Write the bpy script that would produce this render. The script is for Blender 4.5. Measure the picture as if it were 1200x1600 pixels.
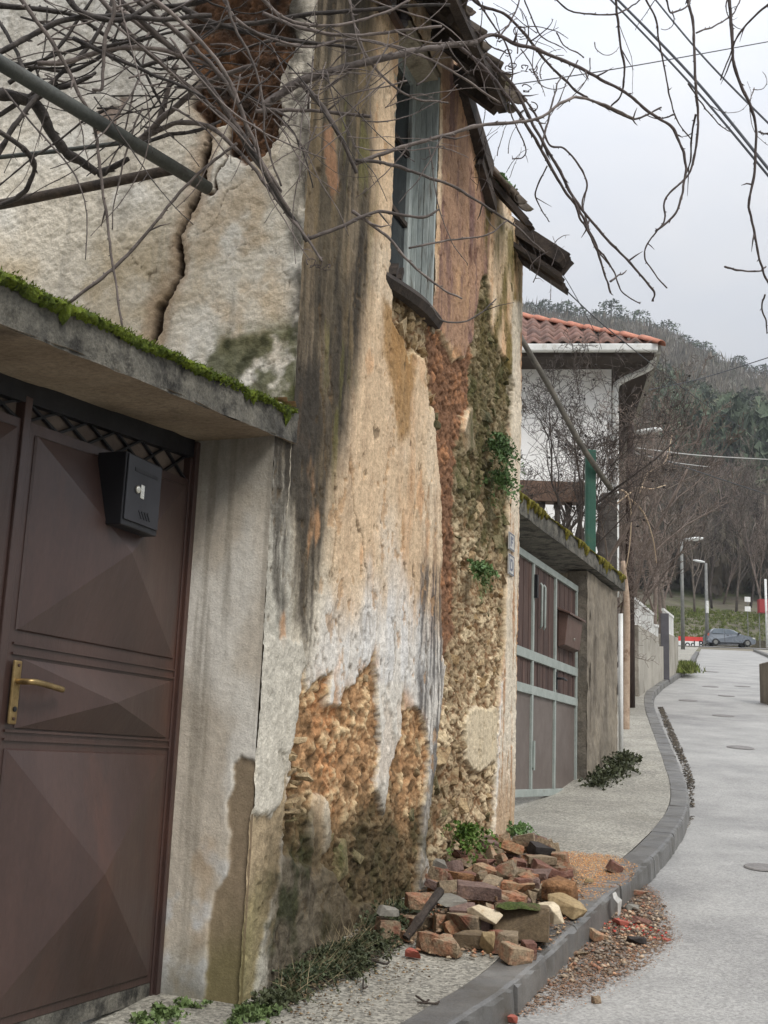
import bpy, bmesh, math, random
import numpy as np
from mathutils import Vector, Matrix, Euler

for o in list(bpy.data.objects): bpy.data.objects.remove(o)
SC = bpy.context.scene
COL = SC.collection
R = math.radians
# ------------------------------------------------------------------ camera
F, HOR, ROLL = 1850.0, 1190.0, 0.04            # focal length in photo pixels, horizon row, camera roll
PITCH = math.atan((HOR-800)/F)
fw = np.array([0, math.cos(PITCH), math.sin(PITCH)]); u0 = np.array([0, -math.sin(PITCH), math.cos(PITCH)]); r0 = np.array([1., 0, 0])
rt = r0*math.cos(ROLL)+u0*math.sin(ROLL); up = u0*math.cos(ROLL)-r0*math.sin(ROLL)
cam = bpy.data.cameras.new('camera'); camo = bpy.data.objects.new('camera', cam); COL.objects.link(camo)
cam.sensor_fit = 'VERTICAL'; cam.sensor_height = 36; cam.lens = F/1600*36; cam.clip_end = 3000; cam.clip_start = .05
m = Matrix.Identity(4)
for i in range(3):
    m[i][0] = rt[i]; m[i][1] = up[i]; m[i][2] = -fw[i]
camo.matrix_world = m
SC.camera = camo
# ------------------------------------------------------------------ overcast sky
W = bpy.data.worlds.new('World'); SC.world = W; W.use_nodes = True
nt = W.node_tree; nt.nodes.clear()
def N(t, typ, **kw):
    n = t.nodes.new(typ)
    for k, v in kw.items():
        if k in n.inputs: n.inputs[k].default_value = v
        else: setattr(n, k, v)
    return n
SUN_EL, SUN_AZ = R(48), R(145)                  # azimuth measured from +Y towards +X
wo = N(nt, 'ShaderNodeOutputWorld'); bg = N(nt, 'ShaderNodeBackground'); bg2 = N(nt, 'ShaderNodeBackground')
sky = N(nt, 'ShaderNodeTexSky', sky_type='NISHITA'); sky.sun_disc = False; sky.sun_elevation = SUN_EL; sky.sun_rotation = SUN_AZ; sky.air_density = 1.5; sky.dust_density = 4
hsv = N(nt, 'ShaderNodeHueSaturation'); hsv.inputs['Saturation'].default_value = .35
nt.links.new(sky.outputs[0], hsv.inputs['Color']); nt.links.new(hsv.outputs[0], bg.inputs[0]); bg.inputs[1].default_value = .09
tc = N(nt, 'ShaderNodeTexCoord'); sx = N(nt, 'ShaderNodeSeparateXYZ'); nt.links.new(tc.outputs['Generated'], sx.inputs[0])
mr = N(nt, 'ShaderNodeMapRange'); mr.inputs[1].default_value = 0; mr.inputs[2].default_value = 1; mr.inputs[3].default_value = .36; mr.inputs[4].default_value = 2.0
sq = N(nt, 'ShaderNodeMath', operation='POWER'); sq.inputs[1].default_value = 2.; nt.links.new(sx.outputs[2], sq.inputs[0]); nt.links.new(sq.outputs[0], mr.inputs[0])       # overcast: the zenith is about three times the horizon
nz = N(nt, 'ShaderNodeTexNoise'); nz.inputs['Scale'].default_value = 2.6; nz.inputs['Detail'].default_value = 5; nz.inputs['Roughness'].default_value = .55
mp = N(nt, 'ShaderNodeMapping'); mp.inputs['Scale'].default_value = (1, 1, 2.2); nt.links.new(tc.outputs['Generated'], mp.inputs[0]); nt.links.new(mp.outputs[0], nz.inputs['Vector'])
cr = N(nt, 'ShaderNodeValToRGB'); cr.color_ramp.elements[0].position = .3; cr.color_ramp.elements[1].position = .7
cr.color_ramp.elements[0].color = (.80, .86, .97, 1); cr.color_ramp.elements[1].color = (1., 1., 1.02, 1)
nt.links.new(nz.outputs['Fac'], cr.inputs[0]); nt.links.new(cr.outputs[0], bg2.inputs[0]); nt.links.new(mr.outputs[0], bg2.inputs[1])
mx = N(nt, 'ShaderNodeMixShader'); mx.inputs[0].default_value = .88
nt.links.new(bg.outputs[0], mx.inputs[1]); nt.links.new(bg2.outputs[0], mx.inputs[2]); nt.links.new(mx.outputs[0], wo.inputs[0])
sun = bpy.data.lights.new('sun', 'SUN'); sun.energy = 1.5; sun.angle = R(20); sun.color = (1, .97, .92)
suno = bpy.data.objects.new('sun', sun); COL.objects.link(suno)
sd_ = Vector((math.sin(SUN_AZ)*math.cos(SUN_EL), math.cos(SUN_AZ)*math.cos(SUN_EL), math.sin(SUN_EL)))
suno.rotation_euler = sd_.to_track_quat('Z', 'Y').to_euler()
vs = SC.view_settings; vs.view_transform = 'Standard'; vs.look = 'None'; vs.gamma = 1; vs.use_curve_mapping = False; vs.exposure = .5
SC.cycles.use_denoising = True; SC.cycles.max_bounces = 6; SC.cycles.diffuse_bounces = 3; SC.cycles.transparent_max_bounces = 12
# ------------------------------------------------------------------ survey: photo pixels to places on real planes
rng = np.random.default_rng(7); random.seed(7)
def ray(x, y): return fw+rt*(x-600)/F-up*(y-800)/F
_gy = np.array([-30, 0, 3, 4.4, 8, 10.4, 11.3, 13, 14.5, 19, 25, 45, 82, 100, 110, 140, 400.])
_gz = np.array([-4.6, -1.38, -1.02, -.85, -.44, -.25, -.15, .17, .39, 1.0, 1.78, 4.4, 8.75, 10.75, 11.3, 11.6, 11.6])
_yy = np.linspace(-30, 400, 4301); _zz = np.interp(_yy, _gy, _gz); _k = np.exp(-np.linspace(-2, 2, 17)**2); _zz = np.convolve(np.pad(_zz, 8, 'edge'), _k/_k.sum(), 'valid')
def pave(y): return np.interp(y, _yy, _zz)       # footway height; the road lies KERB lower
KERB = .125
def ground(x, y, dz=0.):
    d = ray(x, y); f = lambda s: d[2]*s-(pave(d[1]*s)+dz)
    s = np.linspace(.5, 250, 4000); i = int(np.argmax(f(s) < 0)) or 3999
    lo, hi = s[i-1], s[i]
    for _ in range(40):
        mid = (lo+hi)/2
        if f(mid) < 0: hi = mid
        else: lo = mid
    return d*lo
def atd(x, y, Y): d = ray(x, y); return d*(Y/d[1])
def onplane(x, y, p, n): d = ray(x, y); return d*(np.dot(p, n)/np.dot(d, n))
A0 = ground(376, 1570); A1 = ground(803, 1300)
U = np.array([*(A1-A0)[:2], 0]); LEN = float(np.hypot(*U[:2])); U /= LEN; NRM = np.array([U[1], -U[0], 0]); Z = np.array([0, 0, 1.])
def fpt(t, z, off=0.): return np.array([A0[0]+U[0]*t+NRM[0]*off, A0[1]+U[1]*t+NRM[1]*off, z])
def fac(x, y, off=0.):                           # pixel -> (t, z) on the street front
    p = onplane(x, y, A0+NRM*off, NRM); return np.array([(p-A0)@U, p[2]])
EC = .15                                         # the house corner along the street front
def endw(x, y):                                  # pixel -> (s, z) on the courtyard end wall, s grows away from the street
    p = onplane(x, y, A0+U*EC, U); return np.array([-(p-A0)@NRM, p[2]])
def ept(s, z, off=0.): return fpt(EC-off, z, -s)
# ------------------------------------------------------------------ numpy noise
_TB = [np.random.default_rng(1000+i).random((256, 256)).astype(np.float32) for i in range(24)]
def _h(ix, iy, s): return _TB[s % 24][(ix+(s//24)*71) & 255, (iy+(s//24)*37) & 255]
_TF = [t.ravel() for t in _TB]
def vn(x, y, s=0):
    x = np.asarray(x, np.float32)+np.float32(8192+(s//24)*71); y = np.asarray(y, np.float32)+np.float32(8192+(s//24)*37)
    ix = x.astype(np.int32); iy = y.astype(np.int32); fx = x-ix; fy = y-iy; fx = (fx*fx*(3-2*fx)).astype(np.float32); fy = (fy*fy*(3-2*fy)).astype(np.float32)
    tb = _TF[s % 24]; j0 = iy & 255; j1 = (iy+1) & 255; i0 = (ix & 255) << 8; i1 = ((ix+1) & 255) << 8
    a = tb.take(i0+j0); a += (tb.take(i1+j0)-a)*fx; c = tb.take(i0+j1); c += (tb.take(i1+j1)-c)*fx; c -= a; c *= fy; a += c; return a
def fbm(x, y, o=4, s=0, g=.5):
    r = 0; a = 1; tt = 0
    for i in range(o): r = r+a*vn(x*2**i+17.3*i, y*2**i-9.1*i, s+i*13); tt += a; a *= g
    return r/tt*2-1
def vor(x, y, s=0):
    ix = np.floor(x).astype(np.int32); iy = np.floor(y).astype(np.int32); f1 = np.full(x.shape, 9.); f2 = f1.copy(); idd = np.zeros(x.shape)
    for dx in (-1, 0, 1):
        for dy in (-1, 0, 1):
            cx = ix+dx; cy = iy+dy; d = np.hypot(cx+_h(cx, cy, s)-x, cy+_h(cx, cy, s+5)-y); r = _h(cx, cy, s+9)
            near = d < f1; f2 = np.where(near, f1, np.minimum(f2, d)); idd = np.where(near, r, idd); f1 = np.where(near, d, f1)
    return f1, f2, idd
def sdp(poly, X, Y, mg=.35):                     # signed distance to a polygon, inside negative
    P = np.asarray(poly, float); lo = P.min(0)-mg; hi = P.max(0)+mg; ok = np.where((X > lo[0]) & (X < hi[0]) & (Y > lo[1]) & (Y < hi[1]))[0]; out = np.full(X.shape, 9.)
    x = X[ok]; y = Y[ok]; best = np.full(x.shape, 1e9); ins = np.zeros(x.shape, bool); n = len(P)
    for i in range(n):
        a = P[i]; b = P[(i+1) % n]; e = b-a; px = x-a[0]; py = y-a[1]
        h = np.clip((px*e[0]+py*e[1])/(e@e+1e-12), 0, 1); best = np.minimum(best, (px-e[0]*h)**2+(py-e[1]*h)**2)
        if a[1] != b[1]:
            c = ((a[1] > y) != (b[1] > y)) & (x < (b[0]-a[0])*(y-a[1])/(b[1]-a[1])+a[0]); ins ^= c
    d = np.sqrt(best); out[ok] = np.where(ins, -d, d); return out
def sdl(line, X, Y):
    P = np.asarray(line, float); best = np.full(X.shape, 1e9)
    for a, b in zip(P[:-1], P[1:]):
        e = b-a; px = X-a[0]; py = Y-a[1]; h = np.clip((px*e[0]+py*e[1])/(e@e+1e-12), 0, 1); best = np.minimum(best, (px-e[0]*h)**2+(py-e[1]*h)**2)
    return np.sqrt(best)
def sst(a, b, x): t = np.clip((x-a)/(b-a), 0, 1); return t*t*(3-2*t)
def lin(c): c = np.asarray(c, float)/255; return np.where(c < .04045, c/12.92, ((c+.055)/1.055)**2.4)
# ------------------------------------------------------------------ materials
MATS = {}
def mat(name, c1, c2=None, scale=6., rough=.85, bump=.3, bscale=60., fine=.25, fscale=90., rnd=0., attr=None, metal=0., spec=.35, c3=None, c3s=3., c3t=(.55, .7), dist=.01, stretch=None, coat=0., hue=None, speck=0., sscale=110., grain=None):
    """procedural surface: two-tone noise, optional third tone in patches, fine value grain, bump, per-object variation"""
    if name in MATS: return MATS[name]
    ma = bpy.data.materials.new(name); ma.use_nodes = True; t = ma.node_tree; L = t.links.new
    b = t.nodes['Principled BSDF']; b.inputs['Metallic'].default_value = metal; b.inputs['Specular IOR Level'].default_value = spec
    if coat: b.inputs['Coat Weight'].default_value = coat
    ge = N(t, 'ShaderNodeNewGeometry'); vec = ge.outputs['Position']
    if stretch:
        mpp = N(t, 'ShaderNodeMapping'); mpp.inputs['Scale'].default_value = stretch; L(vec, mpp.inputs[0]); vec = mpp.outputs[0]
    def nz_(s, d=6, r=.6):
        n = N(t, 'ShaderNodeTexNoise'); n.inputs['Scale'].default_value = s; n.inputs['Detail'].default_value = d; n.inputs['Roughness'].default_value = r; L(vec, n.inputs['Vector']); return n.outputs['Fac']
    def mixc(f, a, bb, mode='MIX'):
        n = N(t, 'ShaderNodeMix', data_type='RGBA', blend_type=mode)
        for s, v in ((n.inputs[0], f), (n.inputs[6], a), (n.inputs[7], bb)):
            if hasattr(v, 'links') or hasattr(v, 'is_output'): L(v, s)
            else: s.default_value = v if not isinstance(v, (tuple, list, np.ndarray)) else (*v[:3], 1)
        return n.outputs[2]
    def rng_(v, a, bb, c=0., d=1.):
        n = N(t, 'ShaderNodeMapRange'); n.inputs[1].default_value = a; n.inputs[2].default_value = bb; n.inputs[3].default_value = c; n.inputs[4].default_value = d; L(v, n.inputs[0]); return n.outputs[0]
    if attr:
        at = N(t, 'ShaderNodeAttribute', attribute_name=attr); col = at.outputs['Color']
    else:
        col = mixc(rng_(nz_(scale), .35, .65), tuple(c1), tuple(c2 if c2 is not None else c1))
    if c3 is not None: col = mixc(rng_(nz_(c3s, 8, .65), *c3t), col, tuple(c3))
    if fine: col = mixc(1., col, rng_(nz_(fscale, 4, .7), .3, .7, 1-fine, 1+fine), 'MULTIPLY')
    if grain:
        for ga, gs, gz_ in grain:
            gm = N(t, 'ShaderNodeMapping'); gm.inputs['Scale'].default_value = (1, 1, gz_); L(ge.outputs['Position'], gm.inputs[0]); gn_ = N(t, 'ShaderNodeTexNoise'); gn_.inputs['Scale'].default_value = gs; gn_.inputs['Detail'].default_value = 10; gn_.inputs['Roughness'].default_value = .72; L(gm.outputs[0], gn_.inputs['Vector']); col = mixc(1., col, rng_(gn_.outputs['Fac'], .32, .68, 1-ga, 1+ga), 'MULTIPLY')
    if speck:
        vo = N(t, 'ShaderNodeTexVoronoi'); vo.inputs['Scale'].default_value = sscale; L(vec, vo.inputs['Vector']); sx2 = N(t, 'ShaderNodeSeparateColor'); L(vo.outputs['Color'], sx2.inputs[0]); col = mixc(1., col, rng_(sx2.outputs[0], 0, 1, 1-speck, 1+speck), 'MULTIPLY')
    if rnd or hue:
        oi = N(t, 'ShaderNodeObjectInfo')
        if hue:
            rp = N(t, 'ShaderNodeValToRGB'); rp.color_ramp.interpolation = 'LINEAR'; es = rp.color_ramp.elements
            while len(es) < len(hue): es.new(.5)
            for i, c in enumerate(hue): es[i].position = i/(len(hue)-1); es[i].color = (*c, 1)
            L(oi.outputs['Random'], rp.inputs[0]); col = mixc(1., col, rp.outputs[0], 'MULTIPLY')
        if rnd: col = mixc(1., col, rng_(oi.outputs['Random'], 0, 1, 1-rnd, 1+rnd), 'MULTIPLY')
    L(col, b.inputs['Base Color'])
    if rough is not None: L(rng_(nz_(scale*2.3), .3, .7, rough-.08, min(1, rough+.08)), b.inputs['Roughness'])
    if bump:
        bu = N(t, 'ShaderNodeBump'); bu.inputs['Strength'].default_value = bump; bu.inputs['Distance'].default_value = dist; L(nz_(bscale, 8, .65), bu.inputs['Height']); L(bu.outputs[0], b.inputs['Normal'])
    MATS[name] = ma; return ma
def S(*c): return tuple(lin(c))
# ------------------------------------------------------------------ object helpers
def org(p):
    v = Vector((0, 0, 0))
    while p is not None: v = v+p.location; p = p.parent
    return v
def props(o, label=None, cat=None, group=None, kind=None):
    if label: o['label'] = label
    if cat: o['category'] = cat
    if group: o['group'] = group
    if kind: o['kind'] = kind
    return o
def thing(name, loc, label, cat, group=None):
    o = bpy.data.objects.new(name, None); o.empty_display_size = .1; COL.objects.link(o); o.location = Vector(loc); return props(o, label, cat, group)
def mesh(name, V, Fc, smooth=False):
    me = bpy.data.meshes.new(name); V = np.asarray(V, float)
    if isinstance(Fc, np.ndarray):
        k = Fc.shape[1]; me.vertices.add(len(V)); me.vertices.foreach_set('co', V.ravel()); me.loops.add(Fc.size); me.loops.foreach_set('vertex_index', Fc.ravel().astype(np.int32))
        me.polygons.add(len(Fc)); me.polygons.foreach_set('loop_start', np.arange(0, Fc.size, k, dtype=np.int32)); me.polygons.foreach_set('loop_total', np.full(len(Fc), k, np.int32)); me.update(calc_edges=True)
    else: me.from_pydata(V.tolist(), [], [list(f) for f in Fc])
    if smooth: me.polygons.foreach_set('use_smooth', np.ones(len(me.polygons), bool))
    return me
def obj(name, V, Fc, ma, parent=None, smooth=False, kind=None):
    """a mesh given in world coordinates, linked under its parent"""
    V = np.asarray(V, float)
    if parent is None: o0 = Vector(V.mean(0)); o0.z = V[:, 2].min()
    else: o0 = org(parent)
    me = mesh(name, V-np.array(o0), Fc, smooth); o = bpy.data.objects.new(name, me); COL.objects.link(o)
    if parent is None: o.location = o0
    else: o.parent = parent
    if ma is not None:
        for x in (ma if isinstance(ma, (list, tuple)) else [ma]): me.materials.append(x)
    if kind: o['kind'] = kind
    return o
def inst(name, me, loc, rot, scale, parent=None):
    o = bpy.data.objects.new(name, me); COL.objects.link(o)
    if parent is not None: o.parent = parent; o.location = Vector(loc)-org(parent)
    else: o.location = Vector(loc)
    o.rotation_mode = 'QUATERNION' if len(rot) == 4 else 'XYZ'
    if len(rot) == 4: o.rotation_quaternion = rot
    else: o.rotation_euler = rot
    o.scale = scale if hasattr(scale, '__len__') else (scale,)*3
    return o
class MB:
    def __init__(s): s.V = []; s.F = []; s.n = 0
    def add(s, V, Fc):
        V = np.asarray(V, float); s.V.append(V); s.F += [tuple(int(i)+s.n for i in f) for f in Fc]; s.n += len(V); return s
    def box(s, c, ax, ay, az):                   # centre and three half-axis vectors
        c, ax, ay, az = (np.asarray(q, float) for q in (c, ax, ay, az))
        V = [c+i*ax+j*ay+k*az for k in (-1, 1) for j in (-1, 1) for i in (-1, 1)]
        Fc = [(0, 2, 3, 1), (4, 5, 7, 6), (0, 1, 5, 4), (2, 6, 7, 3), (0, 4, 6, 2), (1, 3, 7, 5)]
        if np.dot(np.cross(ax, ay), az) < 0: Fc = [f[::-1] for f in Fc]
        return s.add(V, Fc)
    def beam(s, a, b, w, h, upv=(0, 0, 1)):      # a bar from a to b, w wide, h high
        a = np.asarray(a, float); b = np.asarray(b, float); d = b-a; l = np.linalg.norm(d); d /= l; sd = np.cross(d, upv)
        if np.linalg.norm(sd) < 1e-6: sd = np.cross(d, (1, 0, 0))
        sd /= np.linalg.norm(sd); u_ = np.cross(sd, d)
        return s.box((a+b)/2, d*l/2, sd*w/2, u_*h/2)
    def tube(s, path, rad, n=6, cap=True):
        P = np.asarray(path, float); m_ = len(P); rad = np.broadcast_to(np.asarray(rad, float), (m_,))
        T = np.gradient(P, axis=0) if m_ > 2 else np.array([P[1]-P[0]]*2); T /= np.linalg.norm(T, axis=1, keepdims=True)+1e-12
        ref = np.array([0, 0, 1.]) if abs(T[0][2]) < .9 else np.array([1., 0, 0]); V = []
        for i in range(m_):
            a = np.cross(T[i], ref); a /= np.linalg.norm(a)+1e-12; b = np.cross(a, T[i]); ref = b
            for k in range(n): an = 2*math.pi*k/n; V.append(P[i]+rad[i]*(a*math.cos(an)+b*math.sin(an)))
        Fc = [(i*n+k, i*n+(k+1) % n, (i+1)*n+(k+1) % n, (i+1)*n+k) for i in range(m_-1) for k in range(n)]
        if cap: Fc += [tuple(range(n))[::-1], tuple((m_-1)*n+k for k in range(n))]
        return s.add(V, Fc)
    def lathe(s, c, prof, n=16, ax=Z):
        ax = np.asarray(ax, float); ax = ax/np.linalg.norm(ax); a = np.cross(ax, (0, 0, 1) if abs(ax[2]) < .9 else (1, 0, 0)); a /= np.linalg.norm(a); b = np.cross(ax, a)
        V = [np.asarray(c)+ax*h+r*(a*math.cos(2*math.pi*k/n)+b*math.sin(2*math.pi*k/n)) for r, h in prof for k in range(n)]; m_ = len(prof)
        Fc = [(i*n+k, i*n+(k+1) % n, (i+1)*n+(k+1) % n, (i+1)*n+k) for i in range(m_-1) for k in range(n)]
        Fc += [tuple(range(n))[::-1], tuple((m_-1)*n+k for k in range(n))]; return s.add(V, Fc)
    def prism(s, poly, ex):                      # polygon of 3D points extruded by ex
        P = np.asarray(poly, float); n = len(P); V = np.vstack([P, P+np.asarray(ex)])
        return s.add(V, [tuple(range(n))[::-1], tuple(range(n, 2*n))]+[(i, (i+1) % n, n+(i+1) % n, n+i) for i in range(n)])
    def out(s): return np.vstack(s.V), s.F
    def build(s, name, ma, parent=None, smooth=False, kind=None, bevel=0.):
        o = obj(name, *s.out(), ma, parent, smooth, kind)
        fix(o.data)
        if bevel:
            bv = o.modifiers.new('bevel', 'BEVEL'); bv.width = bevel; bv.segments = 2; bv.limit_method = 'ANGLE'
        return o
def fix(me):
    b = bmesh.new(); b.from_mesh(me); bmesh.ops.recalc_face_normals(b, faces=b.faces); b.to_mesh(me); b.free()
def spline(pts, k=6):                            # Catmull-Rom through points
    P = np.asarray(pts, float)
    if len(P) < 3: return np.array([P[0]+(P[-1]-P[0])*t for t in np.linspace(0, 1, k+1)])
    Q = np.vstack([2*P[0]-P[1], P, 2*P[-1]-P[-2]]); o = []
    for i in range(1, len(Q)-2):
        for t in np.linspace(0, 1, k, endpoint=False):
            a, b, c, d = Q[i-1:i+3]; o.append(.5*((2*b)+(c-a)*t+(2*a-5*b+4*c-d)*t*t+(3*b-a-3*c+d)*t**3))
    o.append(P[-1]); return np.array(o)
def gridfaces(nx, ny, flip=False):
    i = np.arange(nx-1)[:, None]; j = np.arange(ny-1)[None, :]; a = (i*ny+j).ravel(); Fc = np.stack([a, a+ny, a+ny+1, a+1], 1)
    return Fc[:, ::-1].copy() if flip else Fc
def vcol(o, C, name='Col'):
    at = o.data.attributes.new(name, 'FLOAT_COLOR', 'POINT'); at.data.foreach_set('color', np.hstack([np.clip(C, 0, 1), np.ones((len(C), 1))]).astype(np.float32).ravel())
# ================================================================== ground, road, kerb, footway
KP = np.array([ground(*p)[:2] for p in [(728,1589),(797,1543),(861,1484),(920,1429),(980,1374),(1035,1323),(1065,1285),(1076,1255),(1073,1225),(1062,1195),(1047,1160),(1033,1130),(1024,1108),(1021,1090),(1026,1077),(1042,1064),(1060,1053),(1075,1042),(1086,1030),(1092,1018)]])
d0 = (KP[1]-KP[0])/np.linalg.norm(KP[1]-KP[0]); d1 = KP[-1]-KP[-2]; d1 /= np.linalg.norm(d1)
KP = np.vstack([[KP[0]-d0*.55*k for k in range(16, 0, -1)], KP, [KP[-1]+d1*9*k for k in (1, 2)]])
ks = spline(KP, 24); sl = np.r_[0, np.cumsum(np.linalg.norm(np.diff(ks, axis=0), axis=1))]
def kerb_at(s): return np.array([np.interp(s, sl, ks[:, 0]), np.interp(s, sl, ks[:, 1])]).T
def kerb_nrm(s):
    d = kerb_at(s+.12)-kerb_at(s-.12); d /= np.linalg.norm(d, axis=-1, keepdims=True); return np.stack([d[..., 1], -d[..., 0]], -1)   # towards the road
asph = mat('road_asphalt', S(136,134,130), S(158,156,151), 1.3, .5, .6, 160, .2, 60, c3=S(108,106,104), c3s=.7, c3t=(.5, .78), dist=.008, spec=.5, speck=.24, sscale=95)
pavem = mat('footway_concrete', S(128,124,114), S(156,152,140), 2.2, .6, .7, 140, .25, 50, c3=S(98,93,82), c3s=1.1, c3t=(.52, .75), dist=.008, spec=.45, speck=.5, sscale=90)
ss = np.concatenate([np.arange(0, 16, .1), np.arange(16, 40, .3), np.arange(40, sl[-1], .8)]); kk = kerb_at(ss); kn = kerb_nrm(ss)
def strip(name, o_edge, offs, dz, ma, kind='structure', wob=0.):
    q = kk+kn*o_edge; V = []; sg = 1 if name != 'footway' else -1
    for o_ in offs:
        x = q[:, 0]+sg*o_/np.abs(kn[:, 0]) ; V.append(np.column_stack([x, q[:, 1], pave(q[:, 1])+dz+wob*fbm(x*1.3, q[:, 1]*1.3, 3, 4)]))
    return obj(name, np.vstack(V), gridfaces(len(offs), len(ss), True), ma, None, True, kind)
strip('road', -.02, np.array([0, .12, .27, .5, .8, 1.2, 1.7, 2.3, 3.06]), -KERB, asph, wob=.012)
strip('footway', -.160, np.array([0, .1, .25, .4, .6, .8, 1.1, 1.4, 1.8, 2.4, 3., 5.]), -.004, pavem, wob=.014)
strip('far_footway', 3.19, np.array([0, .4, 1.2, 3.]), -.004, pavem, wob=.01)
V = np.array([(x, y, float(pave(y))-KERB+.006) for x in np.linspace(-20, 90, 56) for y in np.linspace(91, 106.5, 12)]); obj('cross_road', V, gridfaces(56, 12), asph, None, True, 'structure')
kr = random.Random(8)
kerbm = mat('kerb_concrete', S(88,87,85), S(110,108,104), 4, .4, .35, 120, .2, 130, rnd=.12, c3=S(72,68,60), c3s=3.5, c3t=(.48, .7), dist=.006, spec=.5)
def kerb_line(name, o_in, o_out, s0, s1, step):
    V = None; root = bpy.data.objects.new(name, None); COL.objects.link(root); root.location = (*kerb_at(np.array([8.]))[0], 0); root['kind'] = 'structure'
    s = s0; j = 0; NK = 15 if step < 1.2 else 5
    while s < s1:
        st = step*(.9+.2*random.random()); a = np.linspace(s+.004, s+st-.006, NK); c = kerb_at(a); n = kerb_nrm(a); jz = random.uniform(-.003, .003); jo = random.uniform(-.004, .004)
        w = o_out-o_in; prof = [(0, -.3), (0, -.012), (.012, 0), (w-.022, 0), (w-.006, -.007), (w, -.024), (w+.012*np.sign(w), -.3)] ; V = []
        for i in range(NK):
            for e_, (ox, dz) in enumerate(prof): w_ = kr.gauss(0, .0028) if 1 < e_ < 6 else 0.; chip = -.012*kr.random() if e_ in (4, 5) and kr.random() < .12 else 0.; q = c[i]+n[i]*(o_in+ox+jo+w_+chip); V.append((q[0], q[1], pave(q[1])+dz+jz+w_*.6+chip))
        k = len(prof); Fc = [(i*k+q, (i+1)*k+q, (i+1)*k+q+1, i*k+q+1) for i in range(NK-1) for q in range(k-1)]+[tuple(range(k)), tuple((NK-1)*k+q for q in range(k))[::-1]]
        o = obj('kerb_stone', V, Fc, kerbm, root); fix(o.data); s += st; j += 1
    return root
kerb_line('kerb', -.165, 0, 6.5, 62, 1.0)
kerb_line('far_kerb', 3.2, 3.02, 26, 100, 1.6)
# terrain: one sheet, level with the street, a grassy bank and a wooded hillside behind
RIDGE = np.array([[d[0]/d[1], d[2]/d[1]] for d in (ray(*p) for p in [(500,425),(700,462),(815,482),(860,488),(910,497),(980,506),(1040,522),(1080,545),(1110,560),(1140,574),(1170,582),(1200,590),(1300,640),(1500,760)])])
def ridge(a): return np.interp(a, RIDGE[:, 0], RIDGE[:, 1], left=RIDGE[0, 1])
def terr(x, y):
    a = x/np.maximum(y, 20.); z = pave(np.clip(y, -30, 108))-.32+.185*sst(86, 92, y)
    bank = sst(106, 116, y)*3.2
    top = ridge(a)*420*.985; f = np.clip((y-113)/(420-113), 0, 1.0)
    z = z+bank+(top-14)*(f**1.12)+np.where(y > 120, fbm(x/22, y/22, 4, 3)*4*f+fbm(x/70, y/70, 3, 8)*9*f*(1-f)*2, 0)
    return np.where(y > 420, top-(y-420)*.25, z)
gy = np.concatenate([np.arange(-30, 100, 3.), np.arange(100, 124, 1.), np.arange(124, 420, 5.), np.arange(420, 640, 22.)]); gx = np.concatenate([np.arange(-160, -10, 10.), np.arange(-10, 60, 2.), np.arange(60, 330, 4.5)])
GX, GY = np.meshgrid(gx, gy, indexing='ij'); GZ = terr(GX, GY)
hillm = mat('hillside_soil', S(92,88,74), S(120,112,98), .05, .95, .5, 1.2, .3, .6, c3=S(84,92,54), c3s=.12, c3t=(.5, .62), dist=.3)
obj('hillside', np.stack([GX, GY, GZ], -1).reshape(-1, 3), gridfaces(len(gx), len(gy), False), hillm, None, True, 'structure')

# ================================================================== the crumbling stone house
house = thing('stone_house', fpt(1.9, float(pave(A0[1])), -2), 'crumbling rubble stone house with peeling stained plaster beside the footway', 'house')
KW = 1.0
def al(*c): return lin(c)*KW
plast = mat('weathered_plaster', None, attr='Col', rough=.9, bump=.8, bscale=90, fine=.22, fscale=140, scale=8, dist=.009, spec=.2, grain=((.16, 30, .2), (.17, 60, 1.), (.08, 7, .5)))
plast2 = mat('roughcast_plaster', None, attr='Col', rough=.92, bump=.9, bscale=70, fine=.14, fscale=140, scale=8, dist=.010, spec=.2, grain=((.10, 55, 1.),))
T = np.arange(0, LEN+.004, .0082); ZV = np.arange(-1.0, 4.32, .0074)
TT, ZZ = np.meshgrid(T, ZV, indexing='ij'); tx, zz = TT.ravel(), ZZ.ravel()
wx = tx+.035*fbm(tx*7, zz*7, 4, 11)+.012*fbm(tx*40, zz*40, 3, 12); wz = zz+.05*fbm(tx*6, zz*6, 4, 21)+.014*fbm(tx*36, zz*36, 3, 22)
def fp(*px): return np.array([fac(*p) for p in px])
def msk(poly, f=.012, warp=True): return sst(f, -f, sdp(fp(*poly), wx if warp else tx, wz if warp else zz))
sw_ = tx+.05*fbm(tx*4, zz*1.3, 4, 33); streak = fbm(sw_*15, zz*1.3, 5, 31, .6); streak2 = fbm(sw_*34, zz*3.2, 4, 32, .62); mott = fbm(tx*3, zz*3, 5, 41); fine = fbm(tx*30, zz*30, 4, 43); pit = fbm(tx*75, zz*75, 2, 44)
C = np.tile(al(208,182,150), (len(tx), 1))
def blend(c, m_):
    global C
    i = np.where(m_ > .004)[0]; k = m_[i][:, None]; C[i] = C[i]*(1-k)+np.asarray(c)*k
zpx = lambda y: None
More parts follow.
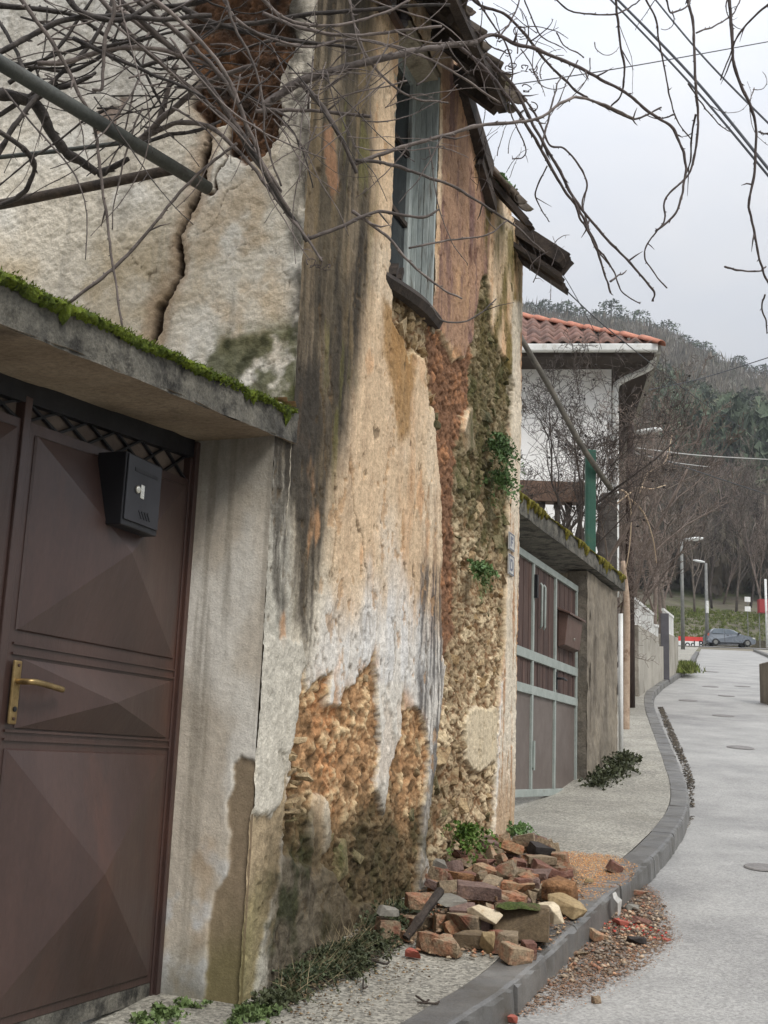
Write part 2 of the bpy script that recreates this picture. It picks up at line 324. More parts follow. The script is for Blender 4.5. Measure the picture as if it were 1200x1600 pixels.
# broad tone of the coat
blend(al(218,200,174), sst(-.2, .5, mott)*.7); blend(al(196,150,108), sst(.1, .5, fbm(sw_*6, zz*1.4, 4, 48))*sst(.4, .9, zz)*.55)
blend(al(180,154,126), sst(.05, .6, streak+.4*fine)*.5); blend(al(150,124,98), sst(.25, .6, fbm(tx*7, zz*4, 5, 47, .6))*.4)
blend(al(214,208,198), sst(.05, .5, fbm(tx*2.2, zz*1.7, 4, 46)+.9*(1-sst(.1, 1.15, zz)))*sst(1.4, .5, zz))
blend(al(206,204,200), msk([(560,930),(680,930),(680,1080),(600,1100),(530,1060)], .12)*sst(-.3, .4, streak)*.8)
blend(al(203,192,170), msk([(420,700),(500,640),(520,900),(480,1060),(430,1400),(360,1400)], .12)*.8)
blend(al(176,172,160), msk([(380,650),(455,640),(460,900),(450,1010),(420,1200),(380,1200)], .06)*.85)
# water stains running down the plaster
dk = msk([(430,-400),(585,-400),(588,60),(586,330),(578,440),(560,560),(540,680),(512,800),(492,900),(462,960),(465,820),(430,700),(430,500)], .12)
bl_ = fbm(tx*5, zz*2.2, 5, 36, .6)
blend(al(96,86,70), dk*(.82+.2*sst(-.4, .3, streak)))
blend(al(52,47,41), dk*sst(-.15, .45, streak2*.35+streak*.45+bl_*.7)*.85)
blend(al(128,110,80), dk*sst(.1, .5, fbm(sw_*11, zz*1.6, 4, 35)-.4*bl_)*.55)
blend(al(112,108,58), dk*sst(.25, .5, fbm(sw_*13, zz*1.8, 4, 37))*.5)
blend(al(150,112,84), msk([(505,200),(520,190),(530,290),(520,310),(510,260)], .02)*.8)
blend(al(66,60,52), msk([(412,600),(462,600),(452,800),(440,1000),(425,930)], .04)*sst(-.5, .2, streak2+.3*bl_)*.85)
blend(al(70,63,54), msk([(455,560),(520,560),(504,860),(480,1040),(462,960)], .07)*(.35+.6*sst(-.4, .3, streak2+.3*bl_)))
blend(al(150,112,60), msk([(598,470),(640,500),(650,560),(640,680),(625,690),(612,600),(600,540)], .04)*.75)
blend(al(120,86,60), msk([(655,760),(694,760),(694,1010),(660,1010)], .05)*sst(-.4, .2, streak)*.5)
blend(al(70,67,66), msk([(655,880),(698,880),(698,1300),(655,1290),(650,1120)], .07)*sst(-.5, .3, streak2)*.85)
blend(al(205,155,110), sst(.42, .6, fbm(tx*5, zz*2.2, 4, 52))*.55*sst(2.6, 1.6, zz))
sp_d = msk([(420,575),(500,570),(510,640),(496,760),(470,820),(440,760),(425,700)], .05)*sst(-.5, .15, bl_+.4*streak2); blend(al(58,53,46), sp_d*.85)
# thin cracks and pock marks
pk = sst(.50, .62, fbm(tx*26, zz*13, 3, 61)); blend(al(92,78,60), pk*.7)
ch = sst(.36, .40, fbm(tx*11, zz*7, 5, 65, .6)+.12*fbm(tx*2, zz*2, 2, 69))*sst(.7, .3, dk)*sst(.35, .6, tx); blend(al(178,142,104), ch*.6)
ck = np.zeros(len(tx))
for ln in ([(516,560),(522,700),(528,820),(520,900)],[(545,700),(555,800),(575,900),(580,990)],[(500,470),(505,640),(512,760)],[(612,960),(618,1010),(612,1075)]):
    ck = np.maximum(ck, sst(.010, .003, sdl(fp(*ln), wx, wz)))
ck2 = sst(.04, .010, np.abs(fbm(tx*7, zz*3.2, 4, 63)))*sst(.0, .35, fbm(tx*2, zz*2, 2, 64)); ck = np.maximum(ck, ck2*.6); blend(al(110,92,70), ck*.7)
D = .005*mott+.0045*fine+.0022*pit-.008*pk-.010*ck-.006*ch
# weathered plum coloured plaster between window and eaves
pl_ = msk([(690,100),(750,100),(770,300),(764,420),(748,520),(722,572),(712,548),(690,520),(676,470),(690,380)], .03)
blend(al(158,126,102), pl_); blend(al(112,86,82), pl_*sst(-.15, .4, streak2*.5+.8*fbm(tx*6, zz*2.4, 5, 67))*.85); blend(al(184,148,112), pl_*sst(.1, .5, fbm(sw_*7, zz*1.8, 4, 66))*.7); blend(al(96,66,54), pl_*sst(.35, .6, fbm(tx*18, zz*9, 4, 68))*.7)
# where the coat has fallen: red-brown bedding mortar, rubble, and the big low loss
brown = msk([(668,470),(690,512),(712,566),(726,560),(742,520),(748,560),(742,640),(724,690),(718,760),(722,860),(720,960),(716,1010),(706,1060),(694,1020),(690,960),(693,860),(690,760),(682,660),(674,590),(664,520)])
rub = msk([(742,500),(752,440),(764,430),(770,520),(790,560),(804,600),(800,640),(797,760),(792,860),(790,990),(782,1090),(778,1180),(772,1300),(768,1420),(700,1420),(668,1330),(676,1250),(688,1130),(700,1020),(714,1000),(716,900),(714,800),(714,740),(720,690),(736,640),(742,560)])
undw = msk([(612,440),(672,484),(676,540),(684,620),(672,640),(664,560),(648,540),(640,560),(630,520),(616,500)])
hole = msk([(476,1036),(482,1088),(500,1072),(520,1050),(514,1102),(532,1096),(548,1074),(570,1052),(587,1010),(590,1070),(600,1082),(616,1076),(606,1130),(600,1200),(612,1196),(632,1078),(636,1112),(650,1104),(668,1130),(672,1180),(664,1260),(660,1340),(650,1420),(560,1420),(540,1390),(520,1360),(500,1345),(470,1348),(448,1340),(450,1240),(460,1150)], .008)
tong = msk([(590,1070),(634,1066),(628,1150),(612,1205),(602,1270),(592,1240),(597,1160)], .006)
keep = np.maximum(tong, msk([(728,1120),(752,1104),(778,1110),(776,1190),(752,1204),(730,1190)], .01)); keep = np.maximum(keep, msk([(498,1246),(512,1250),(522,1300),(512,1350),(492,1356),(488,1300)], .01)*.9)
keep = np.maximum(keep, msk([(722,650),(738,640),(742,700),(728,716)], .01))
brown *= 1-rub*.0; exposed = np.clip(np.maximum.reduce([brown, rub, undw, hole])*(1-keep), 0, 1)
f1, f2, cid = vor(tx*8+1.1*fbm(tx*7, zz*7, 4, 71, .6), zz*12+1.1*fbm(tx*7, zz*7, 4, 72, .6), 5); gap = sst(.02, .28, f2-f1)
rough_ = fbm(tx*16, zz*16, 5, 73, .6); rg2 = fbm(tx*45, zz*38, 4, 74, .6); rdg = 1-2*np.abs(fbm(tx*16, zz*19, 5, 75, .66)); stp = np.floor((fbm(tx*9, zz*12, 4, 76)+.12*rg2)*5)/5
D = D*(1-exposed)+exposed*(-.040+(1-.12*hole)*(.014*rough_+.018*rg2+.012*rdg+.016*stp)+.012*gap*np.maximum(rub, hole*.8)*(.3+cid))
bc = al(124,92,70)*np.ones((len(tx), 1)); bc = bc+(al(164,118,84)-bc)*sst(.0, .6, rough_+.3*rg2)[:, None]; bc = bc+(al(96,68,48)-bc)*sst(-.05, -.45, rg2)[:, None]
rc = al(164,144,114)*np.ones((len(tx), 1)); rc = rc+(al(208,188,154)-rc)*sst(.4, .9, cid)[:, None]; rc = rc+(al(128,98,70)-rc)*(1-gap)[:, None]; rc = rc+(al(112,92,68)-rc)*sst(0, -.5, rg2)[:, None]
hb = al(172,134,96)*np.ones((len(tx), 1)); hb = hb+(al(190,132,86)-hb)*(sst(.1, .5, fbm(tx*4, zz*2.5, 3, 78))*.8)[:, None]; hb = hb+(al(222,196,154)-hb)*sst(.2, .8, cid*.5+.6*rough_+.5*rg2)[:, None]; hb = hb+(al(136,102,70)-hb)*((1-gap)*.6)[:, None]; hb = hb+(al(112,88,62)-hb)*sst(.0, -.5, rough_)[:, None]  # relief shading in the colour: high spots lightened, hollows darkened
ring = np.clip(np.maximum.reduce([msk([(q_[0], q_[1]) for q_ in P_], .06) for P_ in ([(476,1036),(500,1072),(520,1050),(548,1074),(587,1010),(600,1082),(632,1078),(668,1130),(664,1260),(650,1420),(540,1390),(470,1348),(450,1240),(460,1150)], [(668,470),(726,560),(742,640),(718,760),(720,960),(706,1060),(690,960),(690,760),(674,590)])])-exposed, 0, 1)*sst(-.1, .25, fbm(tx*9, zz*6, 4, 77)); blend(al(188,142,100), ring*.75); D -= ring*.012
crevice_shade = sst(-.0, -.5, rdg+.5*rg2)  # crevice shade, painted into the bare masonry colour below
for m_, c_ in ((brown, bc), (rub, rc), (undw, rc), (hole, hb)): C = C*(1-(m_*(1-keep))[:, None])+c_*(m_*(1-keep))[:, None]
blend(al(72,52,38), exposed*crevice_shade*.75); blend(al(206,200,188), tong*.8); blend(al(196,180,150), msk([(728,1120),(752,1104),(778,1110),(776,1190),(752,1204),(730,1190)], .01)*.9)
# upper coat lip: the peeling plaster stands proud, a highlight painted along its broken edge
lip = sst(.0, .03, exposed)*sst(.9, .3, exposed); blend(al(214,196,160), lip*.45)
# lower pier: second coat lost, a pale flap left hanging
lo = msk([(300,1590),(396,1266),(420,1272),(432,1258),(436,1180),(446,1190),(450,1300),(430,1390),(402,1500),(398,1590)], .008)
blend(al(164,146,118), lo); D -= lo*.010
flap = msk([(399,1000),(468,1000),(478,1040),(462,1140),(450,1190),(441,1250),(426,1276),(412,1266),(399,1272)], .008); blend(al(192,186,172), flap*.9); D += flap*.006
# ochre moss high up, green algae low down
mo = msk([(760,300),(812,372),(815,500),(806,600),(775,640),(752,560),(757,430)], .08)*sst(-.4, .25, fbm(tx*6, zz*2.5, 4, 81)); blend(al(104,92,42), mo*.85); blend(al(66,62,30), mo*sst(.05, .5, fbm(tx*20, zz*14, 3, 82))*.7)
mo2 = msk([(735,600),(800,560),(800,860),(760,960),(735,900)], .1)*sst(.0, .45, fbm(tx*10, zz*7, 4, 83)); blend(al(78,82,44), mo2*.75); up_r = rub*sst(.9, 1.9, zz+.3*fbm(tx*5, zz*3, 3, 84)); blend(al(86,78,52), up_r*.7); blend(al(64,66,36), up_r*sst(.0, .4, fbm(tx*9, zz*6, 4, 85))*.7)
gz = np.interp(A0[1]+U[1]*tx, _yy, _zz); hgt = zz-gz
base = sst(.62, .26, hgt+.24*fbm(tx*5, zz*3, 4, 91)-.10*sst(.9, .5, tx))*sst(.05, .3, tx)*sst(2.6, 1.7, tx); blend(al(74,64,44), base*.92); blend(al(44,48,26), base*sst(-.1, .4, fbm(tx*9, zz*9, 4, 92))*.85); blend(al(46,38,28), base*sst(.1, .5, fbm(tx*20, zz*9, 5, 96, .62))*.8); blend(al(118,102,72), base*sst(.25, .6, fbm(tx*16, zz*6, 5, 97, .62))*.6); D += base*(.016*fbm(tx*14, zz*14, 5, 98, .62)-.006)
blend(al(84,72,52), sst(.75, .3, hgt+.3*fbm(tx*7, zz*2, 4, 93))*sst(.5, .9, tx)*sst(2.2, 1.2, tx)*.5)
blend(al(104,104,60), sst(.55, .1, hgt+.3*fbm(tx*6, zz*3, 3, 94))*sst(.3, .0, tx)*.6)
# white strip of plaster at the far corner
ws = msk([(800,470),(818,470),(818,1310),(772,1310),(780,1190),(790,1000),(797,760)], .012)*(1-rub*.7); blend(al(206,194,174), ws*.9); blend(al(160,112,70), ws*sst(.1, .45, fbm(tx*30, zz*2, 3, 95))*.8); blend(al(168,140,110), ws*sst(.15, -.3, zz)*.8)
D += ws*.004
C *= (1+.16*fine+.14*pit+.10*fbm(tx*12, zz*12, 4, 99, .6))[:, None]
# window opening cut from the sheet
WT0, WT1 = 1.20, 1.93; WZ0, WZ1 = 2.37, 3.93
Pw = np.stack([A0[0]+U[0]*tx+NRM[0]*D, A0[1]+U[1]*tx+NRM[1]*D, zz], 1)
Fq = gridfaces(len(T), len(ZV), False); SBT = lambda q: 1.206+.098*q+.06
fc_t = tx[Fq].mean(1); fc_z = zz[Fq].mean(1)
wzl = WZ0+(fc_t-WT0)*.12+.03*fbm(fc_t*12, fc_t*3, 3, 5)
topw = np.interp(fc_t, [0, 2.25, 2.45, 2.8, 3.1, 3.5, 3.8, 4.1], [4.3, 4.28, 4.05, 3.88, 3.97, 4.0, 3.83, 3.80])+.05*fbm(fc_t*7, fc_t*0, 3, 6)+.03*fbm(fc_t*25, fc_t*0, 2, 7)
Fq = Fq[~((fc_t > WT0) & (fc_t < WT1) & (fc_z > wzl) & (fc_z < WZ1)) & (fc_z < topw) & ~((fc_t < EC-.002) & (fc_z > SBT(fc_t)))]
wall = obj('street_wall', Pw, Fq, plast, house, True); vcol(wall, C)
wall['label'] = 'street front of peeling plaster over rubble masonry'
# body of the wall behind its face: returns at the window, the top and the far corner
core = mat('wall_core', S(120,100,74), S(150,128,96), 5, .95, .7, 30, .3, 60, c3=S(86,72,52), c3s=4)
mb = MB()
def slab(t0, t1, z0, z1, o0, o1): mb.box(fpt((t0+t1)/2, (z0+z1)/2, (o0+o1)/2), U*(t1-t0)/2, NRM*(o1-o0)/2, Z*(z1-z0)/2)
slab(.32, WT0-.01, -1.2, 4.2, -.5, -.085); slab(WT1+.01, 2.3, -1.2, 4.18, -.5, -.085); slab(2.3, LEN-.01, -1.2, 3.72, -.5, -.085); slab(WT0-.01, WT1+.01, WZ1+.06, 4.18, -.5, -.085); slab(WT0-.01, WT1+.01, -1.2, WZ0-.08, -.5, -.085)
mb.build('wall_core', core, house)
# window reveals: plaster sheets from the face to the core
rvm = (mat('reveal_plaster', S(150,138,118), S(178,164,140), 6, .9, .5, 70, .2, 80, c3=S(100,86,66)))
for t0_, t1_, z0_ in ((WT0-.05, WT0-.001, WZ0-.06), (WT1+.001, WT1+.05, WZ0-.02)):
    mb = MB(); slab(t0_, t1_, z0_, 4.1, -.3, -.006); mb.build('window_reveal', rvm, house)
# far corner return: plaster edge turning into the side
nz_ = 200; zr = np.linspace(-1.0, 3.72, nz_); orr = np.linspace(0, -.5, 30); OO, ZR = np.meshgrid(orr, zr, indexing='ij'); o_f, z_f = OO.ravel(), ZR.ravel()
dd = .006*fbm(o_f*6, z_f*5, 4, 15)+.003*fbm(o_f*40, z_f*40, 2, 16)
V = np.stack([A0[0]+U[0]*(LEN-.003+dd)+NRM[0]*o_f, A0[1]+U[1]*(LEN-.003+dd)+NRM[1]*o_f, z_f], 1)
o = obj('corner_return', V, gridfaces(30, nz_, False), plast, house, True); vcol(o, np.tile(al(190,176,150), (len(V), 1))*(1+.25*fbm(o_f*3, z_f*2, 4, 17))[:, None]); 

# ------------------------------------------------------------------ end wall facing the courtyard
s_ = np.arange(-.004, 1.75, .0068); z_ = np.arange(.85, 4.05, .0068); SS, Z2 = np.meshgrid(s_, z_, indexing='ij'); sx_, sz_ = SS.ravel(), Z2.ravel()
wsx = sx_+.045*fbm(sx_*7, sz_*7, 5, 111, .62)+.008*fbm(sx_*45, sz_*45, 3, 112); wsz = sz_+.03*fbm(sx_*8, sz_*8, 4, 121)+.008*fbm(sx_*45, sz_*45, 3, 122)
def ep(*px): return np.array([endw(*p) for p in px])
def emsk(poly, f=.012): return sst(f, -f, sdp(ep(*poly), wsx, wsz))
m1 = fbm(sx_*2.6, sz_*2.6, 5, 131); m2 = fbm(sx_*9, sz_*9, 4, 132); st = fbm(sx_*20, sz_*1.2, 4, 133); gr = fbm(sx_*55, sz_*55, 4, 134, .6)
C = np.tile(al(216,206,188), (len(sx_), 1))
blend(al(230,226,216), sst(-.1, .4, m1)*.7); blend(al(196,176,142), emsk([(-60,380),(130,380),(270,330),(300,430),(240,560),(-60,560)], .2)*sst(-.4, .3, m1+.4*m2)*.8)
blend(al(188,160,120), emsk([(290,560),(300,330),(430,230),(455,560)], .12)*sst(-.25, .45, m2+.4*m1)*.6)
blend(al(188,184,176), emsk([(-60,-60),(290,-60),(300,120),(200,200),(-60,190)], .2)*.7)
blend(al(168,160,146), sst(.15, .5, st)*.45)
crk = [(232,535),(246,500),(258,462),(272,440),(282,400),(284,370),(296,330),(312,296),(318,250),(326,200),(320,160),(330,110)]
cd = sdl(ep(*crk), wsx, wsz); cw = .021+.014*fbm(sx_*12, sz_*12, 3, 141); crm = sst(1., .5, cd/cw); crs = sst(4., 1.2, cd/cw)
blend(al(150,118,84), crs*.55); blend(al(56,42,30), crm)
cr2 = sst(1., .4, sdl(ep((326,300),(336,300),(342,260),(350,236),(372,232)), wsx, wsz)/.008); blend(al(84,60,42), cr2)
br = emsk([(300,-80),(450,-80),(462,60),(436,150),(440,170),(428,215),(412,240),(385,256),(352,236),(350,215),(362,190),(330,196),(300,160),(310,120),(292,90),(296,30)], .008)
brn = al(88,64,47)*np.ones((len(sx_), 1)); brn = brn+(al(128,92,64)-brn)*sst(0, .5, m2+.3*gr)[:, None]; brn = brn+(al(48,37,29)-brn)*sst(-.1, -.5, m2)[:, None]
C = C*(1-br[:, None])+brn*br[:, None]
ps = emsk([(150,170),(182,165),(186,150),(206,148),(190,170),(178,195),(150,215)], .008); blend(al(146,130,118), ps)
dc = emsk([(440,-80),(480,-80),(480,700),(446,640),(452,540),(458,380),(466,260),(452,170),(450,60)], .05)*sst(-.25, .25, fbm(sx_*16, sz_*8, 4, 151)+.3); blend(al(58,54,46), dc*.92)
ms = emsk([(312,560),(340,520),(470,500),(480,700),(312,640)], .06)*sst(-.15, .3, fbm(sx_*14, sz_*14, 4, 152)+.3); blend(al(82,84,46), ms*.85); blend(al(48,50,34), ms*sst(.1, .4, m2)*.7)
hc = sst(.012, .003, np.abs(fbm(sx_*4, sz_*4, 3, 153)))*sst(.0, .3, m1)*.6; blend(al(110,98,84), hc)
D = .006*m1+.007*fbm(sx_*22, sz_*22, 4, 136)+.006*gr-.045*crm-.006*crs-.02*cr2-.012*hc+br*(-.040+.040*fbm(sx_*14, sz_*14, 5, 161, .65)+.014*gr)-.008*ps
C *= (1+.12*gr+.05*fbm(sx_*22, sz_*22, 4, 136))[:, None]
V = np.stack([A0[0]+U[0]*(EC-D)-NRM[0]*sx_, A0[1]+U[1]*(EC-D)-NRM[1]*sx_, sz_], 1)
o = obj('end_wall', V, gridfaces(len(s_), len(z_), True), plast2, house, True); vcol(o, C); o['label'] = 'whitish end wall with a long crack and a brown bare patch'
mb = MB(); mb.box(fpt(EC+.42, 2.4, -1.2), U*.26, NRM*1.18, Z*1.65); mb.build('end_wall_core', core, house)
# ------------------------------------------------------------------ reveal of the doorway, under the slab
RD = .34
s_ = np.arange(0, RD+.03, .006); z_ = np.arange(-1.0, 1.25, .006); SS, Z2 = np.meshgrid(s_, z_, indexing='ij'); sx_, sz_ = SS.ravel(), Z2.ravel()
wsx = sx_+.02*fbm(sx_*9, sz_*9, 4, 211)+.006*fbm(sx_*50, sz_*50, 3, 212); wsz = sz_+.03*fbm(sx_*9, sz_*9, 4, 221)
def rv(x, y): p = onplane(x, y, A0, U); return np.array([-(p-A0)@NRM, p[2]])
def rp(*px): return np.array([rv(*p) for p in px])
m1 = fbm(sx_*4, sz_*2.4, 5, 231); m2 = fbm(sx_*12, sz_*9, 4, 232); gr = fbm(sx_*60, sz_*60, 4, 234, .6); st = fbm(sx_*24, sz_*1.1, 4, 233)
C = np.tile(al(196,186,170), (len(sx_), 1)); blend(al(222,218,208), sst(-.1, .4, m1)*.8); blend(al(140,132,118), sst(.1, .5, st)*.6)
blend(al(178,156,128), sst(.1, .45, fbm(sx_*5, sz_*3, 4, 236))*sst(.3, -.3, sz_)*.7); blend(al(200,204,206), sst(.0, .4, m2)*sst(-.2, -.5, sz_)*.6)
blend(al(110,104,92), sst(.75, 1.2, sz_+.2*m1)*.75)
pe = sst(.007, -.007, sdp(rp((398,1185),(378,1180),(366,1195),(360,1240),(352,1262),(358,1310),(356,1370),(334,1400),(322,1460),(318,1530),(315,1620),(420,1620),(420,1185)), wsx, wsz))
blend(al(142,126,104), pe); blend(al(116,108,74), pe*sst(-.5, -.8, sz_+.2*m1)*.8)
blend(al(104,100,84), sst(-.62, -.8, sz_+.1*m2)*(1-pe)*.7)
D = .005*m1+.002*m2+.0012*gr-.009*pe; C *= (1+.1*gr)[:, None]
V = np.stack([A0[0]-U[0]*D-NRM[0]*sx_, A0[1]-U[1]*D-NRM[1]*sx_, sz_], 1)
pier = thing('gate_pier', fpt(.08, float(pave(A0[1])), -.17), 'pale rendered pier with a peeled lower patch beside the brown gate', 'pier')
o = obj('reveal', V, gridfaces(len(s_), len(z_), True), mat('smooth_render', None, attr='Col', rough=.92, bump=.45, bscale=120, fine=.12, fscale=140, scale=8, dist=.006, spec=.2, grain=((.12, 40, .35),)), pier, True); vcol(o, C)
mb = MB(); mb.box(fpt(.10, .1, -.22), U*.085, NRM*.14, Z*1.09); mb.build('core', core, pier)
# ================================================================== rubble stones showing in the street wall
def stone_mesh(name, seed, npt=18, boxy=.62, ma=None):
    r = random.Random(seed); b = bmesh.new()
    for _ in range(npt):
        v = Vector((r.gauss(0, 1), r.gauss(0, 1), r.gauss(0, 1))).normalized(); v = Vector([math.copysign(abs(c)**boxy, c) for c in v])*r.uniform(.82, 1.05); b.verts.new(v*.5)
    res = bmesh.ops.convex_hull(b, input=b.verts)
    bmesh.ops.delete(b, geom=[v for v in b.verts if not v.link_faces], context='VERTS')
    bmesh.ops.dissolve_limit(b, angle_limit=R(9), verts=b.verts, edges=b.edges); bmesh.ops.bevel(b, geom=list(b.edges), offset=.02, segments=1, affect='EDGES'); bmesh.ops.triangulate(b, faces=b.faces)
    bmesh.ops.recalc_face_normals(b, faces=b.faces)
    me = bpy.data.meshes.new(name); b.to_mesh(me); b.free()
    if ma: me.materials.append(ma)
    return me
stm = mat('rubble_stone', S(158,140,110), S(190,172,140), 11, .92, 1., 45, .35, 70, c3=S(124,98,70), c3s=9, c3t=(.5, .66), dist=.02, hue=[(.62,.56,.48),(.96,.92,.86),(1.06,1.0,.92),(.84,.72,.56),(.74,.71,.66),(1.04,1.0,.95)])
SM = [stone_mesh('rubble_stone', 40+i, 9+i % 6, .30+.09*(i % 4), stm) for i in range(18)]
stm2 = mat('mossy_rubble_stone', S(104,94,66), S(132,120,88), 11, .92, 1., 45, .35, 70, c3=S(72,72,40), c3s=9, c3t=(.46, .6), dist=.02, rnd=.25)
SM2 = []
for m0 in SM[:10]: m1_ = m0.copy(); m1_.materials.clear(); m1_.materials.append(stm2); SM2.append(m1_)
FQ = Matrix([[U[0], NRM[0], 0], [U[1], NRM[1], 0], [0, 0, 1]]).to_quaternion()    # local x along the wall, y out of it
def inpoly(P, x, y): return sdp(P, np.array([x]), np.array([y]), 2.)[0]
def lay_stones(poly, n, wmin, wmax, sink, seed, avoid=()):
    P = fp(*poly); r = random.Random(seed); lo, hi = P.min(0), P.max(0); put = []; tries = 0
    AV = [fp(*a) for a in avoid]
    while len(put) < n and tries < n*60:
        tries += 1; t, z = r.uniform(lo[0], hi[0]), r.uniform(lo[1], hi[1]); w = r.uniform(wmin, wmax); h = w*r.uniform(.5, .85)
        if inpoly(P, t, z) > -.25*w or any(inpoly(a, t, z) < .03 for a in AV): continue
        if any(abs(t-a)*2 < (w+c)*.92 and abs(z-b_)*2 < (h+d)*.92 for a, b_, c, d in put): continue
        put.append((t, z, w, h))
    for t, z, w, h in put:
        q = FQ @ Euler((r.uniform(-.4, .4), r.gauss(0, .45), r.uniform(-.4, .4))).to_quaternion()
        inst('stone', (r.choice(SM2) if (z > 1.25+r.uniform(-.5, .5) and t > 2.) or z < -.22+r.uniform(-.1, .1) else r.choice(SM)), fpt(t, z, -sink+r.uniform(-.03, .018)), q, (w*r.uniform(.85, 1.3), r.uniform(.09, .14), h*r.uniform(.7, 1.2)), wall)
KEEP1 = [(728,1116),(752,1100),(780,1106),(778,1190),(752,1208),(728,1190)]
lay_stones([(752,560),(800,540),(797,700),(794,860),(790,990),(782,1090),(776,1180),(770,1290),(690,1300),(684,1250),(694,1130),(704,1030),(716,1000),(718,900),(716,760),(724,690),(742,640)], 170, .04, .26, .062, 1, [KEEP1])
lay_stones([(758,430),(806,400),(806,540),(752,560)], 8, .07, .12, .06, 2)
lay_stones([(614,446),(668,486),(672,540),(664,560),(640,540),(622,510)], 16, .06, .13, .045, 3)
lay_stones([(672,590),(686,640),(690,720),(684,720),(678,660)], 6, .06, .1, .05, 4)
lay_stones([(478,1090),(515,1080),(585,1030),(590,1090),(596,1240),(600,1340),(560,1400),(520,1350),(460,1330),(455,1240)], 14, .05, .15, .070, 5)
lay_stones([(612,1210),(640,1120),(668,1150),(664,1330),(620,1390),(600,1330)], 6, .06, .15, .065, 6)
lay_stones([(452,1160),(474,1150),(476,1290),(452,1290)], 18, .03, .065, .03, 7)
big = inst('stone', SM2[3], fpt(*fac(541,1345), -.055), FQ, (.15, .13, .22), wall); big['label'] = 'large pale boulder low in the wall'
# ================================================================== window
wood_b = mat('blue_grey_wood', S(150,160,160), S(176,182,178), 9, .8, .5, 60, .25, 60, c3=S(104,98,88), c3s=14, c3t=(.55, .68), stretch=(1, 1, .15))
wood_d = mat('charred_old_wood', S(44,38,34), S(74,64,56), 8, .85, .6, 60, .3, 70, c3=S(30,27,26), c3s=5, stretch=(1, 1, 1))
glass = mat('dark_glass', S(28,30,34), S(40,44,48), 3, .12, .0, 10, .0, 10, spec=.6)
WO = -.14
def wbox(mb, t0, t1, z0, z1, o0, o1): return mb.box(fpt((t0+t1)/2, (z0+z1)/2, (o0+o1)/2), U*(t1-t0)/2, NRM*(o1-o0)/2, Z*(z1-z0)/2)
mb = MB()
wbox(mb, WT0, WT0+.06, 2.42, 3.92, WO-.05, WO); wbox(mb, WT1-.075, WT1-.012, 2.45, 3.92, WO-.05, WO); wbox(mb, WT0+.06, WT1-.075, 3.84, 3.92, WO-.05, WO); wbox(mb, WT0+.06, WT1-.075, 2.45, 2.53, WO-.05, WO)
win = mb.build('window', wood_b, house, bevel=.004); win['label'] = 'broken window with peeling pale blue wooden frame'
mb = MB(); wbox(mb, 1.535, 1.585, 2.53, 3.84, WO-.045, WO-.004); mb.build('mullion', wood_b, win, bevel=.004)
for ta, tb in ((WT0+.06, 1.535), (1.585, WT1-.075)):
    for za in (2.95, 3.38): mb = MB(); wbox(mb, ta, tb, za, za+.028, WO-.04, WO-.008); mb.build('glazing_bar', wood_d, win)
    for za, zb in ((2.53, 2.95), (2.978, 3.38), (3.408, 3.84)): mb = MB(); wbox(mb, ta, tb, za, zb, WO-.03, WO-.024); mb.build('pane', glass, win)
for k in range(4):                              # boards lining the far reveal, paint flaking
    a = -.005-k*.034; mb = MB(); wbox(mb, WT1-.022-.004*(k % 2), WT1-.001, 2.46, 3.9, a-.033, a); mb.build('reveal_board', wood_b, win, bevel=.003)
mb = MB(); wbox(mb, WT0, WT1, 3.88, 3.925, -.14, -.012); mb.build('lintel_board', mat('pale_lintel', S(176,166,146), S(150,140,122), 8, .85, .4, 60, .25, 60, c3=S(104,94,80), c3s=9), win)
mb = MB(); pth = spline([fpt(WT0-.05, 2.345, -.03), fpt(1.4, 2.352, .02), fpt(1.65, 2.385, .02), fpt(WT1+.06, 2.425, -.01)], 6); mb.tube(pth, np.linspace(.042, .05, len(pth)), 6); mb.build('sill', wood_d, win)
for z_b, t_b in ((2.40, 1.28), (2.41, 1.36)): mb = MB(); mb.beam(fpt(t_b, z_b, -.02), fpt(t_b+.09, z_b+.10, -.04), .05, .03); mb.build('splinter', wood_d, win)
mb = MB(); wbox(mb, WT0-.01, WT1+.01, 2.3, 4.0, -.62, -.6); mb.build('room_shade_sheet', mat('interior_shade', S(30,28,26)), house)  # near-black sheet behind the panes, the room's shade put into its colour
# ================================================================== roof remains
tile_d = mat('mossy_old_roof_tile', S(84,76,68), S(112,100,88), 12, .9, .5, 50, .3, 60, rnd=.25, c3=S(78,78,44), c3s=6, c3t=(.56, .7))
mb = MB(); mb.beam(fpt(-.4, 4.16, -.10), fpt(2.30, 4.16, -.10), .12, .12); roof = mb.build('roof', wood_d, house); roof['label'] = 'ragged remains of a tiled timber roof over the eaves'
for k in range(6):                               # rafters
    t = -.1+k*.46; mb = MB(); mb.beam(fpt(t, 4.36, -.3), fpt(t, 3.83, .27), .07, .09); mb.build('rafter', wood_d, roof)
for k in range(5):                               # eaves boards, laid lengthwise down the slope
    o_ = -.22+k*.105; z = 4.30-k*.098+.055; mb = MB(); e = 2.13+random.uniform(-.12, .06); mb.beam(fpt(-.4, z, o_), fpt(e, z+.01, o_), .13, .02, NRM*.68+Z*.73); mb.build('eaves_board', wood_d, roof)
mb = MB(); mb.beam(fpt(-.4, 3.825, .315), fpt(2.17, 3.80, .31), .05, .07); mb.build('fascia_lath', wood_d, roof)
